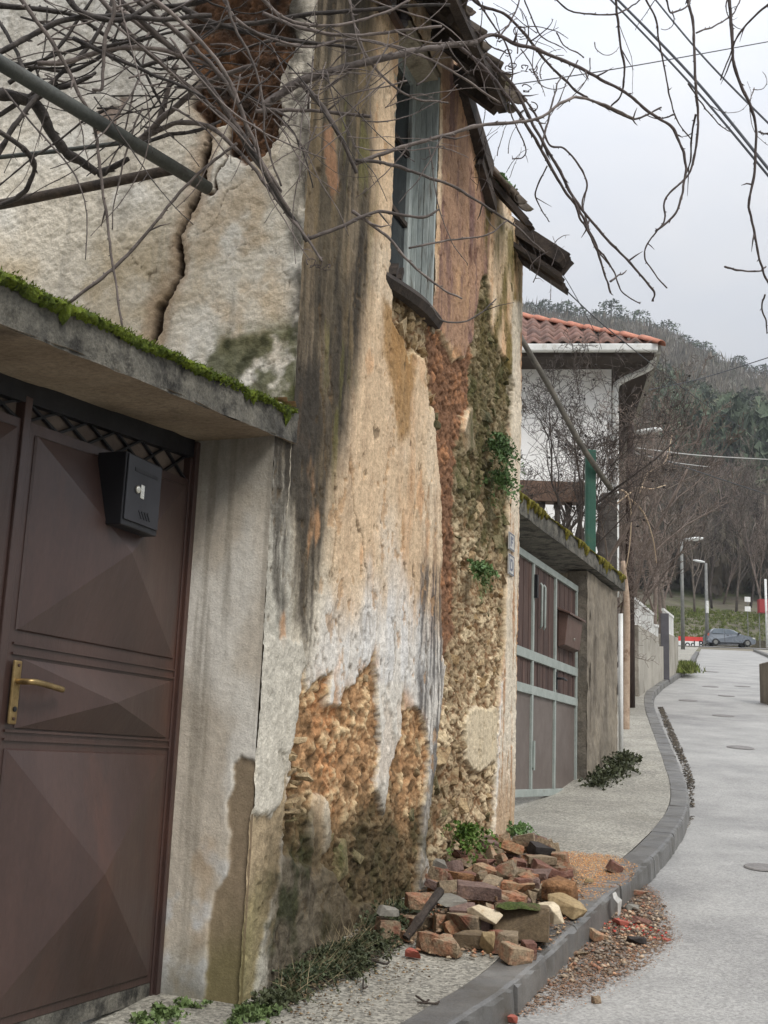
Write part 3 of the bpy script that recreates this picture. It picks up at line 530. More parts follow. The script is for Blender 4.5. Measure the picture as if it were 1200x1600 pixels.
def barrel(name, L_=.36, w=.17, n=7):
    V = []
    for i, (x, rr) in enumerate(((-L_/2, w*.42), (0, w*.46), (L_/2, w*.5))):
        for k in range(n): a = math.pi*k/(n-1); V.append((rr*math.cos(a), x, rr*.75*math.sin(a)))
        for k in range(n): a = math.pi*k/(n-1); V.append(((rr-.014)*math.cos(a), x, (rr-.014)*.75*math.sin(a)))
    Fc = []
    for i in range(2):
        for k in range(n-1):
            a = i*2*n+k; Fc += [(a, a+1, a+1+2*n, a+2*n), (a+n, a+n+2*n, a+n+1+2*n, a+n+1)]
    for i in (0, 2): Fc += [(i*2*n+k, i*2*n+k+1, i*2*n+n+k+1, i*2*n+n+k) for k in range(n-1)]
    for k in (0, n-1): Fc += [(i*2*n+k, i*2*n+n+k, (i+1)*2*n+n+k, (i+1)*2*n+k) for i in range(2)]
    me = mesh(name, V, Fc, True); me.materials.append(tile_d); fix(me); return me
bt = barrel('roof_tile'); RQ = Matrix([[U[0], NRM[0]*.74, 0], [U[1], NRM[1]*.74, 0], [0, -.68, 1]]).to_3x3()
ydir = Vector(NRM*.73-Z*.68); xdir = Vector(U); zdir = xdir.cross(ydir); TQ = Matrix((xdir, ydir, zdir)).transposed().to_quaternion()
for row in range(3):
    for k in range(17):
        t = -.35+k*.16+random.uniform(-.012, .012)
        if t > 2.3-.1*row: continue
        o_ = .24-row*.25+random.uniform(-.02, .03); z = 3.93+row*.235+.05
        inst('roof_tile', bt, fpt(t, z, o_), TQ @ Euler((random.uniform(-.08, .08), random.uniform(-.1, .1), random.uniform(-.12, .12))).to_quaternion(), 1, roof)
for t, z, o_, rz in ((2.26, 4.02, .28, .5), (2.31, 4.12, .1, -.4), (2.2, 3.98, .34, .2), (2.34, 4.05, .2, .9)): inst('roof_tile', bt, fpt(t, z, o_), TQ @ Euler((.2, .25, rz)).to_quaternion(), (1, .7, 1), roof)
def board(name, a, b, w, h, ragged=.02, par=roof, ma=wood_d, upv=NRM*.68+Z*.73):
    mb = MB(); a = np.asarray(a); b = np.asarray(b); d = (b-a)/np.linalg.norm(b-a); sd = np.cross(d, upv); sd /= np.linalg.norm(sd); u_ = np.cross(sd, d); n = 7; V = []
    for e, c in ((0, a), (1, b)):
        for side in (-1, 1):
            for i in range(n): V.append(c+sd*w*(i/(n-1)-.5)+u_*h/2*side+d*random.uniform(-ragged, ragged)*(1 if e else .3))
    f = [];
    for i in range(n-1): f += [(i, i+1, n+i+1, n+i), (2*n+i, 3*n+i, 3*n+i+1, 2*n+i+1), (i, 2*n+i, 2*n+i+1, i+1), (n+i, n+i+1, 3*n+i+1, 3*n+i)]
    f += [(0, n, 3*n, 2*n), (n-1, 3*n-1, 4*n-1, 2*n-1)]
    mb.add(V, f); return mb.build(name, ma, par)
board('wall_plate', fpt(2.3, 4.08, .0), fpt(2.86, 3.80, .02), .10, .12, .03, upv=Z)
board('wall_plate', fpt(2.7, 3.78, .015), fpt(3.05, 3.62, .02), .07, .08, .03, upv=Z)
for k in range(4): board('broken_batten', fpt(3.08+.06*k, 4.0-.01*k, -.12), fpt(3.10+.06*k, 3.50+.05*k+random.uniform(-.02, .03), .26-.03*k), .075, .035, .04)
for k in range(3): inst('roof_tile', bt, fpt(3.08+.1*k, 3.86-.03*k, .08+.03*k), TQ @ Euler((.15, .2, .3*k)).to_quaternion(), (.9, .8, .8), roof)
board('rafter_end', fpt(3.93, 3.93, -.15), fpt(3.97, 3.545, .345), .10, .12, .02); board('rafter_end', fpt(3.80, 3.90, -.1), fpt(3.86, 3.56, .35), .10, .10, .02)
board('eaves_board', fpt(3.95, 3.75, -.12), fpt(3.96, 3.38, .34), .16, .03, .012); board('eaves_board', fpt(3.78, 3.75, -.1), fpt(3.8, 3.40, .34), .13, .03, .015)
# insulators on an iron bracket by the eaves
por = mat('brown_porcelain', S(40,34,34), S(58,50,48), 8, .3, 0, 10, .1, 30); iron = mat('rusty_iron', S(52,42,38), S(82,60,46), 14, .75, .3, 80, .25, 80)
br_ = thing('insulator_bracket', fpt(.95, 3.72, .05), 'dark iron bracket holding old porcelain wire insulators beside the eaves', 'insulator')
mb = MB(); mb.beam(fpt(.72, 3.66, .05), fpt(1.12, 3.66, .05), .03, .03); mb.beam(fpt(.9, 3.66, -.02), fpt(.9, 3.66, .06), .03, .03); mb.build('arm', iron, br_)
for t in (.76, .9, 1.08):
    mb = MB(); mb.lathe(fpt(t, 3.68, .05), [(.012, -.05), (.012, 0), (.03, .0), (.04, .012), (.028, .03), (.045, .042), (.03, .062), (.04, .075), (.024, .1), (.034, .12), (.03, .14), (.006, .15)], 14); mb.build('insulator', por, br_, True)
# number plaques
for i, (z0, z1) in enumerate(((1.44, 1.56), (1.27, 1.41))):
    pq = thing('number_plaque', fpt(3.76, z0, .012), ['small grey bordered plaque on the far corner, the upper one', 'small grey bordered plaque on the far corner, the lower one'][i], 'plaque', 'number plaques on the house corner')
    mb = MB(); wbox(mb, 3.69, 3.84, z0, z1, .010, .018); mb.build('plate', mat('plaque_enamel', S(196,194,188), S(180,178,172), 20, .5, 0, 10, .1, 60), pq)
    mb = MB(); bl = mat('plaque_ink', S(98,102,116), S(118,120,128), 20, .6, 0, 10, .1, 60)
    for a in ((3.693, 3.701, z0+.004, z1-.004), (3.829, 3.837, z0+.004, z1-.004), (3.701, 3.829, z0+.004, z0+.011), (3.701, 3.829, z1-.011, z1-.004)): wbox(mb, *a, .0185, .0205)
    if i == 0:
        for a in ((3.73, 3.75, z0+.025, z1-.025), (3.75, 3.80, z1-.045, z1-.025), (3.75, 3.785, z0+.05, z0+.065)): wbox(mb, *a, .0185, .0205)
    else:
        for a in ((3.73, 3.745, z0+.03, z1-.03), (3.79, 3.805, z0+.045, z1-.045), (3.745, 3.79, z0+.03, z0+.045), (3.745, 3.79, z1-.045, z1-.03)): wbox(mb, *a, .0185, .0205)
    mb.build('lettering', bl, pq, kind='stuff')
# ================================================================== concrete canopy slab with moss over the courtyard gate
cslab = mat('weathered_concrete', S(76,74,68), S(112,108,98), 7, .92, .8, 60, .4, 90, c3=S(52,50,46), c3s=9, c3t=(.5, .62), dist=.012)
soff = mat('dirty_soffit', S(128,112,92), S(154,138,116), 3, .9, .6, 40, .25, 50, c3=S(78,66,54), c3s=2.5, stretch=(1, 1, 1))
SB = lambda t: 1.206+.098*t
def noisy_sheet(name, fn, nu, nv, amp, ma, par, flip=False, sd=1, fr=9.):
    u_, v_ = np.meshgrid(np.linspace(0, 1, nu), np.linspace(0, 1, nv), indexing='ij'); V = np.array([fn(a, b) for a, b in zip(u_.ravel(), v_.ravel())]); n = np.cross(V[nv]-V[0], V[1]-V[0]); n /= np.linalg.norm(n)
    q = (V-V[0])@((V[nv]-V[0])/np.linalg.norm(V[nv]-V[0])); r = (V-V[0])@((V[1]-V[0])/np.linalg.norm(V[1]-V[0])); V = V+n*(amp*fbm(q*fr, r*fr, 4, sd))[:, None]; o = obj(name, V, gridfaces(nu, nv, flip), ma, par, True); fix(o.data); return o
can = thing('canopy_slab', fpt(-1, 1.1, -.35), 'concrete canopy slab edged with green moss above the brown steel gate', 'canopy')
E1 = .17
noisy_sheet('front_edge', lambda a, b: fpt(-2.9+(E1+2.9)*a, SB(-2.9+(E1+2.9)*a)+.125*b, .018), 360, 18, .012, cslab, can, sd=301, fr=14)
noisy_sheet('soffit', lambda a, b: fpt(-2.9+(E1+2.9)*a, SB(-2.9+(E1+2.9)*a)+.004, .018-.8*b), 160, 50, .014, soff, can, sd=305, fr=4)
mb = MB(); V = []
for t in (-2.9, E1): V += [fpt(t, SB(t)+.012, .004), fpt(t, SB(t)+.012, -.78), fpt(t, SB(t)+.12, -.78), fpt(t, SB(t)+.12, .004)]
mb.add(V, [(0, 1, 5, 4), (1, 2, 6, 5), (2, 3, 7, 6), (3, 0, 4, 7), (0, 3, 2, 1), (4, 5, 6, 7)]); mb.build('slab_core', cslab, can)
mossm = mat('moss', S(76,92,24), S(118,132,38), 18, .95, .9, 160, .45, 120, c3=S(52,62,22), c3s=12, dist=.02)
def moss_edge(name, t0, t1, zf, off, nt, seed, par, rise=.012, drips=9, A=fpt):
    r = np.random.default_rng(seed); tt = np.linspace(t0, t1, nt); L_ = t1-t0
    drop = .016+.04*np.clip(fbm(tt*3.1, tt*0+2, 4, seed)+.05, 0, 1)
    for _ in range(drips):
        c = r.uniform(t0, t1); drop = np.maximum(drop, r.uniform(.05, .125)*np.exp(-((tt-c)/r.uniform(.010, .028))**2))
    dens = sst(-.45, .05, fbm(tt*2.6, tt*0, 4, seed+1)); th = .006+.016*np.clip(fbm(tt*9, tt*0, 3, seed+2)+.6, 0, 1.4)*dens
    V = []; m_ = 10
    for i, t in enumerate(tt):
        z = zf(t)
        for j in range(m_):
            f = j/(m_-1)
            if f < .4: g = f/.4; V.append(A(t, z+rise*math.sin(math.pi*g/1.2)*dens[i]-.004, off-.09+.09*g))
            else: g = (f-.4)/.6; V.append(A(t, z+rise*.5*dens[i]*(1-g)-g*drop[i]*max(dens[i], .12), off+th[i]*math.sin(math.pi*min(g*.9+.1, 1))+(.0 if g < 1 else -.006)))
    V = np.array(V); V += r.normal(0, .0035, V.shape); o = obj(name, V, gridfaces(nt, m_), mossm, par, True); fix(o.data); o['kind'] = 'stuff'; return o
moss_edge('moss', -2.9, .12, lambda t: SB(t)+.125, .026, 420, 77, can, drips=22)
def tufts(name, pts, nrm_, n, h, ma, par, seed, w=.004):
    r = np.random.default_rng(seed); V = []; Fc = []; pts = np.asarray(pts)
    for i in range(n):
        p = pts[r.integers(len(pts))]+r.normal(0, .006, 3); d = np.asarray(nrm_)+r.normal(0, .5, 3); d /= np.linalg.norm(d); s = np.cross(d, r.normal(0, 1, 3)); s *= w/np.linalg.norm(s); l = h*r.uniform(.5, 1.2); V += [p-s, p+s, p+d*l]; Fc.append((3*i, 3*i+1, 3*i+2))
    o = obj(name, V, np.array(Fc), ma, par); o['kind'] = 'stuff'; return o
tufts('moss_tufts', [fpt(t, SB(t)+.128-.022*random.random(), .02+.010*random.random()) for t in np.linspace(-2.2, .1, 500)], NRM*.5+Z, 4200, .012, mossm, can, 4, .003)
# dry leaves stuck on the slab
leafm = mat('dry_leaf', S(150,116,84), S(176,144,108), 20, .8, .2, 60, .2, 60)
for t, rz in ((-.02, .3), (.06, 1.2)):
    V = [fpt(t-.05, SB(t)+.14, .02), fpt(t, SB(t)+.155, .05), fpt(t+.06, SB(t)+.15, .03), fpt(t+.01, SB(t)+.145, -.01)]
    l = obj('fallen_leaf', V, [(0, 1, 3), (1, 2, 3)], leafm); props(l, 'dry brown leaf on the right end of the canopy slab, the %s one' % ('left' if t < 0 else 'right'), 'leaf', 'dry leaves on the slab')
# ================================================================== brown steel gate
DO = -RD
paint = mat('brown_gate_paint', S(57,42,38), S(72,53,47), 3, .40, .22, 30, .12, 70, c3=S(88,58,46), c3s=2.2, c3t=(.56, .8), spec=.6, stretch=(1, 1, .35))
black = mat('black_steel', S(20,20,23), S(30,30,34), 6, .5, .1, 60, .15, 80)
gate = thing('steel_gate', fpt(-1.05, -.8, DO), 'brown painted steel double gate with pyramid panels and a brass handle', 'gate')
def dbox(mb, t0, t1, z0, z1, o0, o1): return wbox(mb, t0, t1, z0, z1, DO+o0, DO+o1)
mb = MB(); dbox(mb, -.030, -.002, -.86, 1.2, -.04, .022); dbox(mb, -.045, -.030, -.86, 1.13, -.03, .008); mb.build('frame', paint, gate, bevel=.003)
mb = MB(); dbox(mb, -2.3, -2.24, -.86, 1.0, -.04, .02); mb.build('frame', paint, gate)
mb = MB(); TB = lambda t: 1.165+.09*t
mb.prism([fpt(-2.24, TB(-2.24)-.03, DO+.01), fpt(-.031, TB(0)-.03, DO+.01), fpt(-.031, 1.25, DO+.01), fpt(-2.24, 1.1, DO+.01)], -NRM*.05); mb.build('head_beam', black, gate)
mb = MB(); dbox(mb, -1.085, -1.050, -.80, 1.06, -.03, .012); mb.build('mullion', paint, gate, bevel=.003)
mb = MB(); dbox(mb, -2.24, -.03, -.86, -.802, -.05, .0); mb.build('threshold', cslab, gate)
def pyramid(par, t0, t1, z0, z1, z1r=None, out=.085):
    z1r = z1 if z1r is None else z1r; o_ = .004; tc_, zc = (t0+t1)/2, (z0+(z1+z1r)/2)/2
    B = [fpt(t0, z0, DO+o_), fpt(t1, z0, DO+o_), fpt(t1, z1r, DO+o_), fpt(t0, z1, DO+o_)]; I = [B[k]+(fpt(tc_, zc, DO+o_)-B[k])*.012+NRM*.006 for k in range(4)]
    V = B+I+[fpt(tc_, zc, DO+o_+out)]; Fc = [(k, (k+1) % 4, 4+(k+1) % 4, 4+k) for k in range(4)]+[(4+k, 4+(k+1) % 4, 8) for k in range(4)]
    return obj('panel', V, Fc, paint, par)
for side, (ta, tb) in enumerate(((-1.048, -.047), (-2.06, -1.087))):
    mb = MB(); V = []
    zt = lambda t: 1.045+.055*t
    mb.prism([fpt(ta, -.80, DO-.02), fpt(tb, -.80, DO-.02), fpt(tb, zt(tb), DO-.02), fpt(ta, zt(ta), DO-.02)], NRM*.022); leaf = mb.build('leaf', paint, gate)
    pyramid(leaf, ta+.035, tb-.02, .345, zt(ta)-.035, zt(tb)-.03); pyramid(leaf, ta+.075, tb-.03, .055, .262, out=.065); pyramid(leaf, ta+.04, tb-.025, -.775, -.005)
    for z in (.272, .302, .018, .043):
        mb = MB(); dbox(mb, ta+.03, tb-.004, z, z+.007, .002, .009); mb.build('rail_bead', paint, leaf)
    # diamond lattice of the transom
    zl0, zl1 = zt((ta+tb)/2)+.01, TB((ta+tb)/2)-.03
    mb = MB(); mb.prism([fpt(ta, zt(ta)+.002, DO-.03), fpt(tb, zt(tb)+.002, DO-.03), fpt(tb, TB(tb), DO-.03), fpt(ta, TB(ta), DO-.03)], NRM*.008); mb.build('transom_back', mat('transom_plate', S(92,80,72), S(110,98,88), 5, .7, .1, 60, .1, 80), gate)
    n = 6
    for k in range(n):
        a = ta+(tb-ta)*k/n; b = ta+(tb-ta)*(k+1)/n
        for f, g in ((zt, TB), (TB, zt)):
            mb = MB(); mb.beam(fpt(a, f(a)+(.0 if f is zt else -.02), DO-.012), fpt(b, g(b)+(.0 if g is zt else -.02), DO-.012), .008, .012, NRM); mb.build('lattice_bar', black, gate)
brass = mat('aged_brass', S(132,110,74), S(160,138,96), 20, .38, .1, 80, .2, 60, metal=.8, c3=S(84,62,36), c3s=12)
mb = MB(); dbox(mb, -1.022, -.984, .065, .255, .012, .022); hp = mb.build('handle_plate', brass, gate, bevel=.006)
mb = MB(); mb.tube(spline([fpt(-1.0, .192, DO+.02), fpt(-1.0, .192, DO+.062), fpt(-.975, .192, DO+.072), fpt(-.9, .186, DO+.07), fpt(-.83, .180, DO+.064)], 6), .0095, 10); mb.build('lever', brass, hp, True)
for z in (.24, .082): mb = MB(); mb.lathe(fpt(-1.003, z, DO+.02), [(.005, 0), (.005, .005), (.002, .006)], 8, NRM); mb.build('screw', iron, hp)
mb = MB(); mb.lathe(fpt(-1.003, .11, DO+.02), [(.008, 0), (.008, .006), (.003, .007)], 10, NRM); mb.build('keyhole', black, hp)
# letter box on the gate
mbx = thing('letter_box', fpt(-.52, .75, DO+.035), 'black steel letter box hung on the upper panel of the brown gate', 'letter box')
boxm = mat('letter_box_paint', S(24,24,27), S(32,32,35), 4, .42, .05, 60, .06, 80)
a0, a1, b0, b1 = -.68, -.45, .735, .985
mb = MB(); dbox(mb, a0, a1, b0, b1, .012, .125); mb.build('body', boxm, mbx, bevel=.004)
mb = MB(); dbox(mb, a0+.008, a1-.006, b0+.02, b1-.006, .126, .131); dr = mb.build('door', mat('letter_box_door', S(40,40,44), S(48,48,52), 4, .45, .05, 60, .06, 80), mbx, bevel=.002)
mb = MB(); dbox(mb, a0+.05, a1-.035, .928, .940, .1285, .1325); mb.build('slot', black, dr)
chrome = mat('lock_chrome', S(200,198,186), S(220,218,208), 9, .25, 0, 10, .05, 60, metal=.7)
mb = MB(); mb.lathe(fpt(-.607, .868, DO+.131), [(.0135, 0), (.0135, .006), (.009, .009), (.003, .009)], 14, NRM); mb.build('lock', chrome, dr, True)
mb = MB(); dbox(mb, -.587, -.564, .842, .89, .1305, .134); mb.build('lock_cover', chrome, dr, bevel=.006)
for k in range(4): mb = MB(); mb.beam(fpt(-.587+k*.018, .80, DO+.1315), fpt(-.567+k*.018, .775, DO+.1315), .006, .003, NRM); mb.build('vent_slot', black, dr)
# far pier and plinth of the portal, outside the picture
mb = MB(); wbox(mb, -2.95, -2.32, -1.3, SB(-2.6), -.5, 0); o = mb.build('portal_pier', mat('pier_render', S(150,142,128), S(176,168,152), 4, .9, .5, 50, .2, 60)); props(o, 'rendered pier at the near end of the courtyard gate', 'pier')
# ================================================================== neighbour: timber and steel gate under a mossy slab, concrete wall
G0 = atd(817, 1000, 9.3)*[1, 1, 0]; W1 = atd(967, 1000, 13.0)*[1, 1, 0]; g = W1-G0; GL = np.linalg.norm(g); g /= GL; gn = np.array([g[1], -g[0], 0])
def gpt(q, z, off=0.): return G0+g*q+gn*off+Z*z
def gq(x, y, off=0.): p = onplane(x, y, G0+gn*off, gn); return np.array([(p-G0)@g, p[2]])
def gbox(mb, q0, q1, z0, z1, o0, o1): return mb.box(gpt((q0+q1)/2, (z0+z1)/2, (o0+o1)/2), g*(q1-q0)/2, gn*(o1-o0)/2, Z*(z1-z0)/2)
greenp = mat('pale_green_paint', S(138,146,140), S(158,164,158), 8, .55, .15, 60, .12, 80, c3=S(120,118,104), c3s=7, c3t=(.6, .75))
brownw = mat('dark_stained_boards', S(66,50,45), S(86,66,58), 14, .7, .4, 60, .25, 70, c3=S(56,40,36), c3s=10, stretch=(1, 1, .12), rnd=.15)
greyp = mat('grey_brown_sheet', S(98,88,82), S(108,98,92), 3, .5, .08, 60, .06, 80)
GO = -.13; gpt0 = gpt
def gpt(q, z, off=0.): return gpt0(q, z, off+GO)
QM = [gq(831, 950, GO)[0], gq(866, 980, GO)[0], gq(899, 980, GO)[0]]
g2 = thing('framed_gate', gpt(.9, -.25), 'pale green framed gate with brown boards above grey sheets beyond the stone house', 'gate')
ZB, ZT = -.235, 1.775
for q0, q1, z0, z1, nm in ((-.5, QM[2]+.03, ZT-.06, ZT, 'top_rail'), (-.5, QM[2]+.03, .885, .965, 'middle_rail'), (-.5, QM[2]+.03, .60, .675, 'middle_rail'), (-.5, QM[2]+.03, ZB, ZB+.06, 'bottom_rail')):
    mb = MB(); gbox(mb, q0, q1, z0, z1, -.02, .022); mb.build(nm, greenp, g2, bevel=.003)
for q in (-.42, *QM):
    for z0, z1 in ((ZB+.06, .60), (.675, .885), (.965, ZT-.06)):
        mb = MB(); gbox(mb, q-.022, q+.022, z0, z1, -.018, .020); mb.build('stile', greenp, g2, bevel=.003)
cells = [(-.398, QM[0]-.022), (QM[0]+.022, QM[1]-.022), (QM[1]+.022, QM[2]-.022)]
for a, b in cells:
    mb = MB(); gbox(mb, a, b, ZB+.06, .60, -.012, .0); mb.build('sheet_panel', greyp, g2)
    for z0, z1 in ((.675, .885), (.965, ZT-.06)):
        n = max(2, round((b-a)/.09)); w = (b-a)/n
        for k in range(n): mb = MB(); gbox(mb, a+k*w+.002, a+(k+1)*w-.002, z0, z1, -.012-.003*(k % 2), .002-.003*(k % 2)); mb.build('board', brownw, g2)
for q in (QM[0]+.17, QM[0]+.28): mb = MB(); mb.tube([gpt(q, 1.18, .03), gpt(q, 1.2, .045), gpt(q, 1.55, .045), gpt(q, 1.57, .03)], .011, 8); mb.build('pull_bar', greenp, g2, True)
mb = MB(); gbox(mb, QM[0]-.012, QM[0]+.03, 1.42, 1.62, .022, .05); mb.build('hinge', black, g2)
mb = MB(); mb.tube([gpt(QM[0]+.02, -.02, .03), gpt(QM[0]+.02, .22, .03)], .011, 8); gbox(mb, QM[0]-.0, QM[0]+.04, .0, .05, .02, .035); mb.build('drop_bolt', greenp, g2)
mb = MB(); gbox(mb, QM[1]+.005, QM[1]+.035, .70, .86, .022, .03); hp2 = mb.build('handle_plate', black, g2); mb = MB(); mb.tube(spline([gpt(QM[1]+.02, .80, .03), gpt(QM[1]+.02, .80, .075), gpt(QM[1]+.06, .80, .08), gpt(QM[1]+.16, .795, .078)], 4), .011, 8); mb.build('lever', black, hp2, True)
lb2 = thing('letter_box', gpt((QM[1]+QM[2])/2, 1.1, .02), 'dull brown letter box fixed to the green framed gate', 'letter box')
qa, qb = QM[1]+.13, QM[2]-.12; bb2 = mat('brown_letter_box', S(86,66,58), S(100,78,70), 5, .5, .08, 60, .1, 80)
mb = MB(); mb.prism([gpt(qa, 1.10, .003), gpt(qa, 1.12, .07), gpt(qa, 1.40, .10), gpt(qa, 1.44, .003)], g*(qb-qa)); mb.build('body', bb2, lb2, bevel=.006)
mb = MB(); mb.prism([gpt(qa-.03, 1.44, .003), gpt(qa-.03, 1.395, .125), gpt(qa-.03, 1.415, .125), gpt(qa-.03, 1.465, .003)], g*(qb-qa+.06)); mb.build('lid', bb2, lb2, bevel=.004)
mb = MB(); mb.lathe(gpt((qa+qb)/2, 1.2, .084), [(.012, 0), (.012, .008), (.003, .009)], 10, gn); mb.build('lock', chrome, lb2)
# concrete wall and pier
gpt = gpt0
conc = mat('board_marked_concrete', S(112,104,92), S(142,132,116), 4, .92, .7, 50, .3, 70, c3=S(80,72,62), c3s=3, stretch=(1, 1, .3), dist=.012)
gw = thing('concrete_wall', gpt(2.9, -.1, .1), 'rough grey concrete wall running on from the green framed gate', 'wall')
QP = QM[2]+.035; PO = -.02
def zb(q): return float(pave(gpt(q, 0, .2)[1]))-.15
noisy_sheet('wall_face', lambda a, b: gpt(QP+.12+(GL-QP-.12)*a, zb(QP+.1+(GL-QP)*a)*(1-b)+1.93*b, PO), 110, 110, .016, conc, gw, sd=311, fr=9)
noisy_sheet('pier_face', lambda a, b: gpt(QP+.13*a, -.5*(1-b)+1.93*b, PO-.16*(1-a)*0-.0+ (0 if a > .5 else 0)), 16, 110, .016, conc, gw, sd=312, fr=11)
noisy_sheet('pier_side', lambda a, b: gpt(QP+.002, -.5*(1-b)+1.93*b, PO-.2*a), 20, 110, .016, mat('shaded_pier_side', S(92,86,78), S(118,110,98), 6, .92, .7, 50, .3, 70, c3=S(68,62,54), c3s=6), gw, sd=313, fr=11)  # pier side takes a darker copy of the concrete, its shade painted in
noisy_sheet('wall_end', lambda a, b: gpt(GL-.002, -.2*(1-b)+1.93*b, PO-.3*a), 20, 90, .014, conc, gw, sd=314, fr=9)
mb = MB(); gbox(mb, QP+.02, GL-.02, -.6, 1.92, -.3, PO-.02); mb.build('wall_core', conc, gw)
cs = thing('gate_canopy', gpt(1.7, 1.9, .1), 'mossy concrete slab running above the green framed gate and wall', 'canopy'); cs_z = lambda q: 1.93+.008*q
noisy_sheet('front_edge', lambda a, b: gpt(-.8+(GL+.9)*a, cs_z(-.8+(GL+.9)*a)+.15*b-.0, .05), 200, 12, .012, cslab, cs, sd=321, fr=11)
mb = MB(); V = []
for q in (-.8, GL+.1): V += [gpt(q, cs_z(q)+.002, .042), gpt(q, cs_z(q)+.002, -.6), gpt(q, cs_z(q)+.145, -.6), gpt(q, cs_z(q)+.145, .042)]
mb.add(V, [(0, 1, 5, 4), (1, 2, 6, 5), (2, 3, 7, 6), (3, 0, 4, 7), (0, 3, 2, 1), (4, 5, 6, 7)]); mb.build('slab_core', cslab, cs)
mossm2 = mat('yellowing_moss', S(104,98,34), S(132,122,44), 14, .95, .9, 120, .45, 90, c3=S(72,70,32), c3s=8, dist=.02)
o = moss_edge('moss', -.8, GL+.1, lambda q: cs_z(q)+.15, .06, 320, 91, cs, rise=.03, drips=60, A=gpt); o.data.materials[0] = mossm2
# white pipe at the end of the wall
whitep = mat('white_paint', S(206,206,202), S(224,224,220), 6, .6, .1, 60, .08, 80, c3=S(176,172,160), c3s=4)
pw = atd(967, 1000, 13.15); mb = MB(); mb.tube([(pw[0]+.02, 13.15, .0), (pw[0]+.02, 13.15, 1.72)], .026, 10); o = mb.build('drain_pipe', whitep, None, True); props(o, 'slim white drain pipe standing at the end of the concrete wall', 'pipe')
mb = MB(); p0 = atd(976, 1000, 15.6); mb.tube(spline([(p0[0], 15.6, .2), (p0[0]+.02, 15.6, 1.4), (p0[0]+.03, 15.6, 2.2), (p0[0]-.02, 15.6, 2.75)], 5), np.linspace(.06, .03, 16), 8); o = mb.build('tree_stem', mat('peach_bark', S(156,134,114), S(178,158,138), 9, .85, .5, 40, .2, 50, c3=S(120,92,72), c3s=6), None, True); props(o, 'pale peach coloured stem behind the white drain pipe', 'trunk')
# ================================================================== white house
Ec = atd(1024, 545, 17.3); hd = np.array([.12, .9928, 0]); lf = np.array([-.9928, .12, 0])
wc = Ec*[1, 1, 0]-lf*(-.62)*1+hd*.62; wc = Ec*[1, 1, 0]+lf*.62+hd*.62; EZ = Ec[2]
wh = thing('white_house', (*wc[:2], .5), 'white rendered house with red hipped tile roof and white gutter', 'house')
wren = mat('white_render', S(236,234,231), S(242,240,237), 1.5, .9, .25, 60, .06, 60, c3=S(214,210,204), c3s=1.2)
def hpt(a, b, z): return wc+lf*a+hd*b+Z*z
mb = MB(); mb.box(hpt(3.5, .1, 3.1), lf*3.5, hd*.1, Z*3.2); mb.build('front_wall', wren, wh)
mb = MB(); mb.box(hpt(.1, 4.7, 3.1), lf*.1, hd*4.5, Z*3.2); mb.build('side_wall', mat('brown_brick_side', S(96,76,64), S(116,92,78), 4, .9, .5, 30, .3, 40), wh)
mb = MB(); mb.box(hpt(3, 4.3, EZ-.09), lf*3.6, hd*4.9, Z*.03); mb.build('soffit', mat('dark_soffit', S(58,50,46), S(72,64,58), 4, .8, .2, 40, .15, 50), wh)
mb = MB(); mb.box(hpt(2.9, -.66, EZ+.0), lf*3.55, hd*.05, Z*.062); mb.build('gutter', whitep, wh, bevel=.02)
mb = MB(); mb.box(hpt(-.66, 4.2, EZ-.0), lf*.045, hd*4.8, Z*.07); mb.build('side_fascia', mat('grey_fascia', S(150,148,140), S(172,170,160), 4, .7, .1, 40, .1, 50), wh)
mb = MB(); mb.tube(spline([hpt(-.62, -.45, EZ-.05), hpt(-.55, -.3, EZ-.2), hpt(-.14, -.06, EZ-.34), hpt(-.06, -.05, EZ-.5), hpt(-.06, -.05, EZ-1.), hpt(-.06, -.05, 2.6)], 6), .05, 12); mb.build('downpipe', whitep, wh, True)
pit_ = .60; rz0 = EZ+.06
def rpt(a, b, dz=0.): return hpt(a-.62, b-.62, rz0+b*pit_+dz)     # front slope, b inwards from the eaves
mb = MB(); H_ = 4.0
mb.add([rpt(.02, .02, -.02), rpt(8, .02, -.02), rpt(8, H_, -.02), rpt(H_, H_, -.02), hpt(-.6, 8.5, rz0-.02), hpt(H_-.62, 8.5, rz0+H_*pit_-.02)], [(0, 1, 2, 3), (0, 3, 5, 4)])
roof2 = mb.build('roof', mat('roof_underlay', S(96,66,56), S(110,78,66)), wh)
tile_r = mat('clay_tile', S(112,88,80), S(138,108,96), 10, .85, .3, 40, .2, 50, rnd=.22, c3=S(92,78,70), c3s=3, c3t=(.5, .66), hue=[(.8,.82,.85),(1,1,1),(.9,.85,.85),(1.1,1,.92)])
def roman(name, w=.24, L_=.38):
    n = 9; V = []
    for y, dz in ((0, .0), (L_, .02)):
        for k in range(n): x = -w/2+w*k/(n-1); V.append((x, y, .034*math.sin(2*math.pi*k/(n-1)-math.pi/2)+.034-dz*1.0))
    V2 = [(x, y, z-.014) for x, y, z in V]; Fc = [(k, k+1, n+k+1, n+k) for k in range(n-1)]; a = len(V); Fc += [(a+k, a+n+k, a+n+k+1, a+k+1) for k in range(n-1)]+[(k, a+k, a+k+1, k+1) for k in range(n-1)]
    me = mesh(name, V+V2, Fc, True); me.materials.append(tile_r); fix(me); return me
rt_me = roman('roof_tile'); sl_ = (hd+Z*pit_)/np.linalg.norm(hd+Z*pit_); xr = -lf; zr_ = np.cross(xr, sl_); RTQ = Matrix((Vector(xr), Vector(sl_), Vector(zr_))).transposed().to_quaternion()
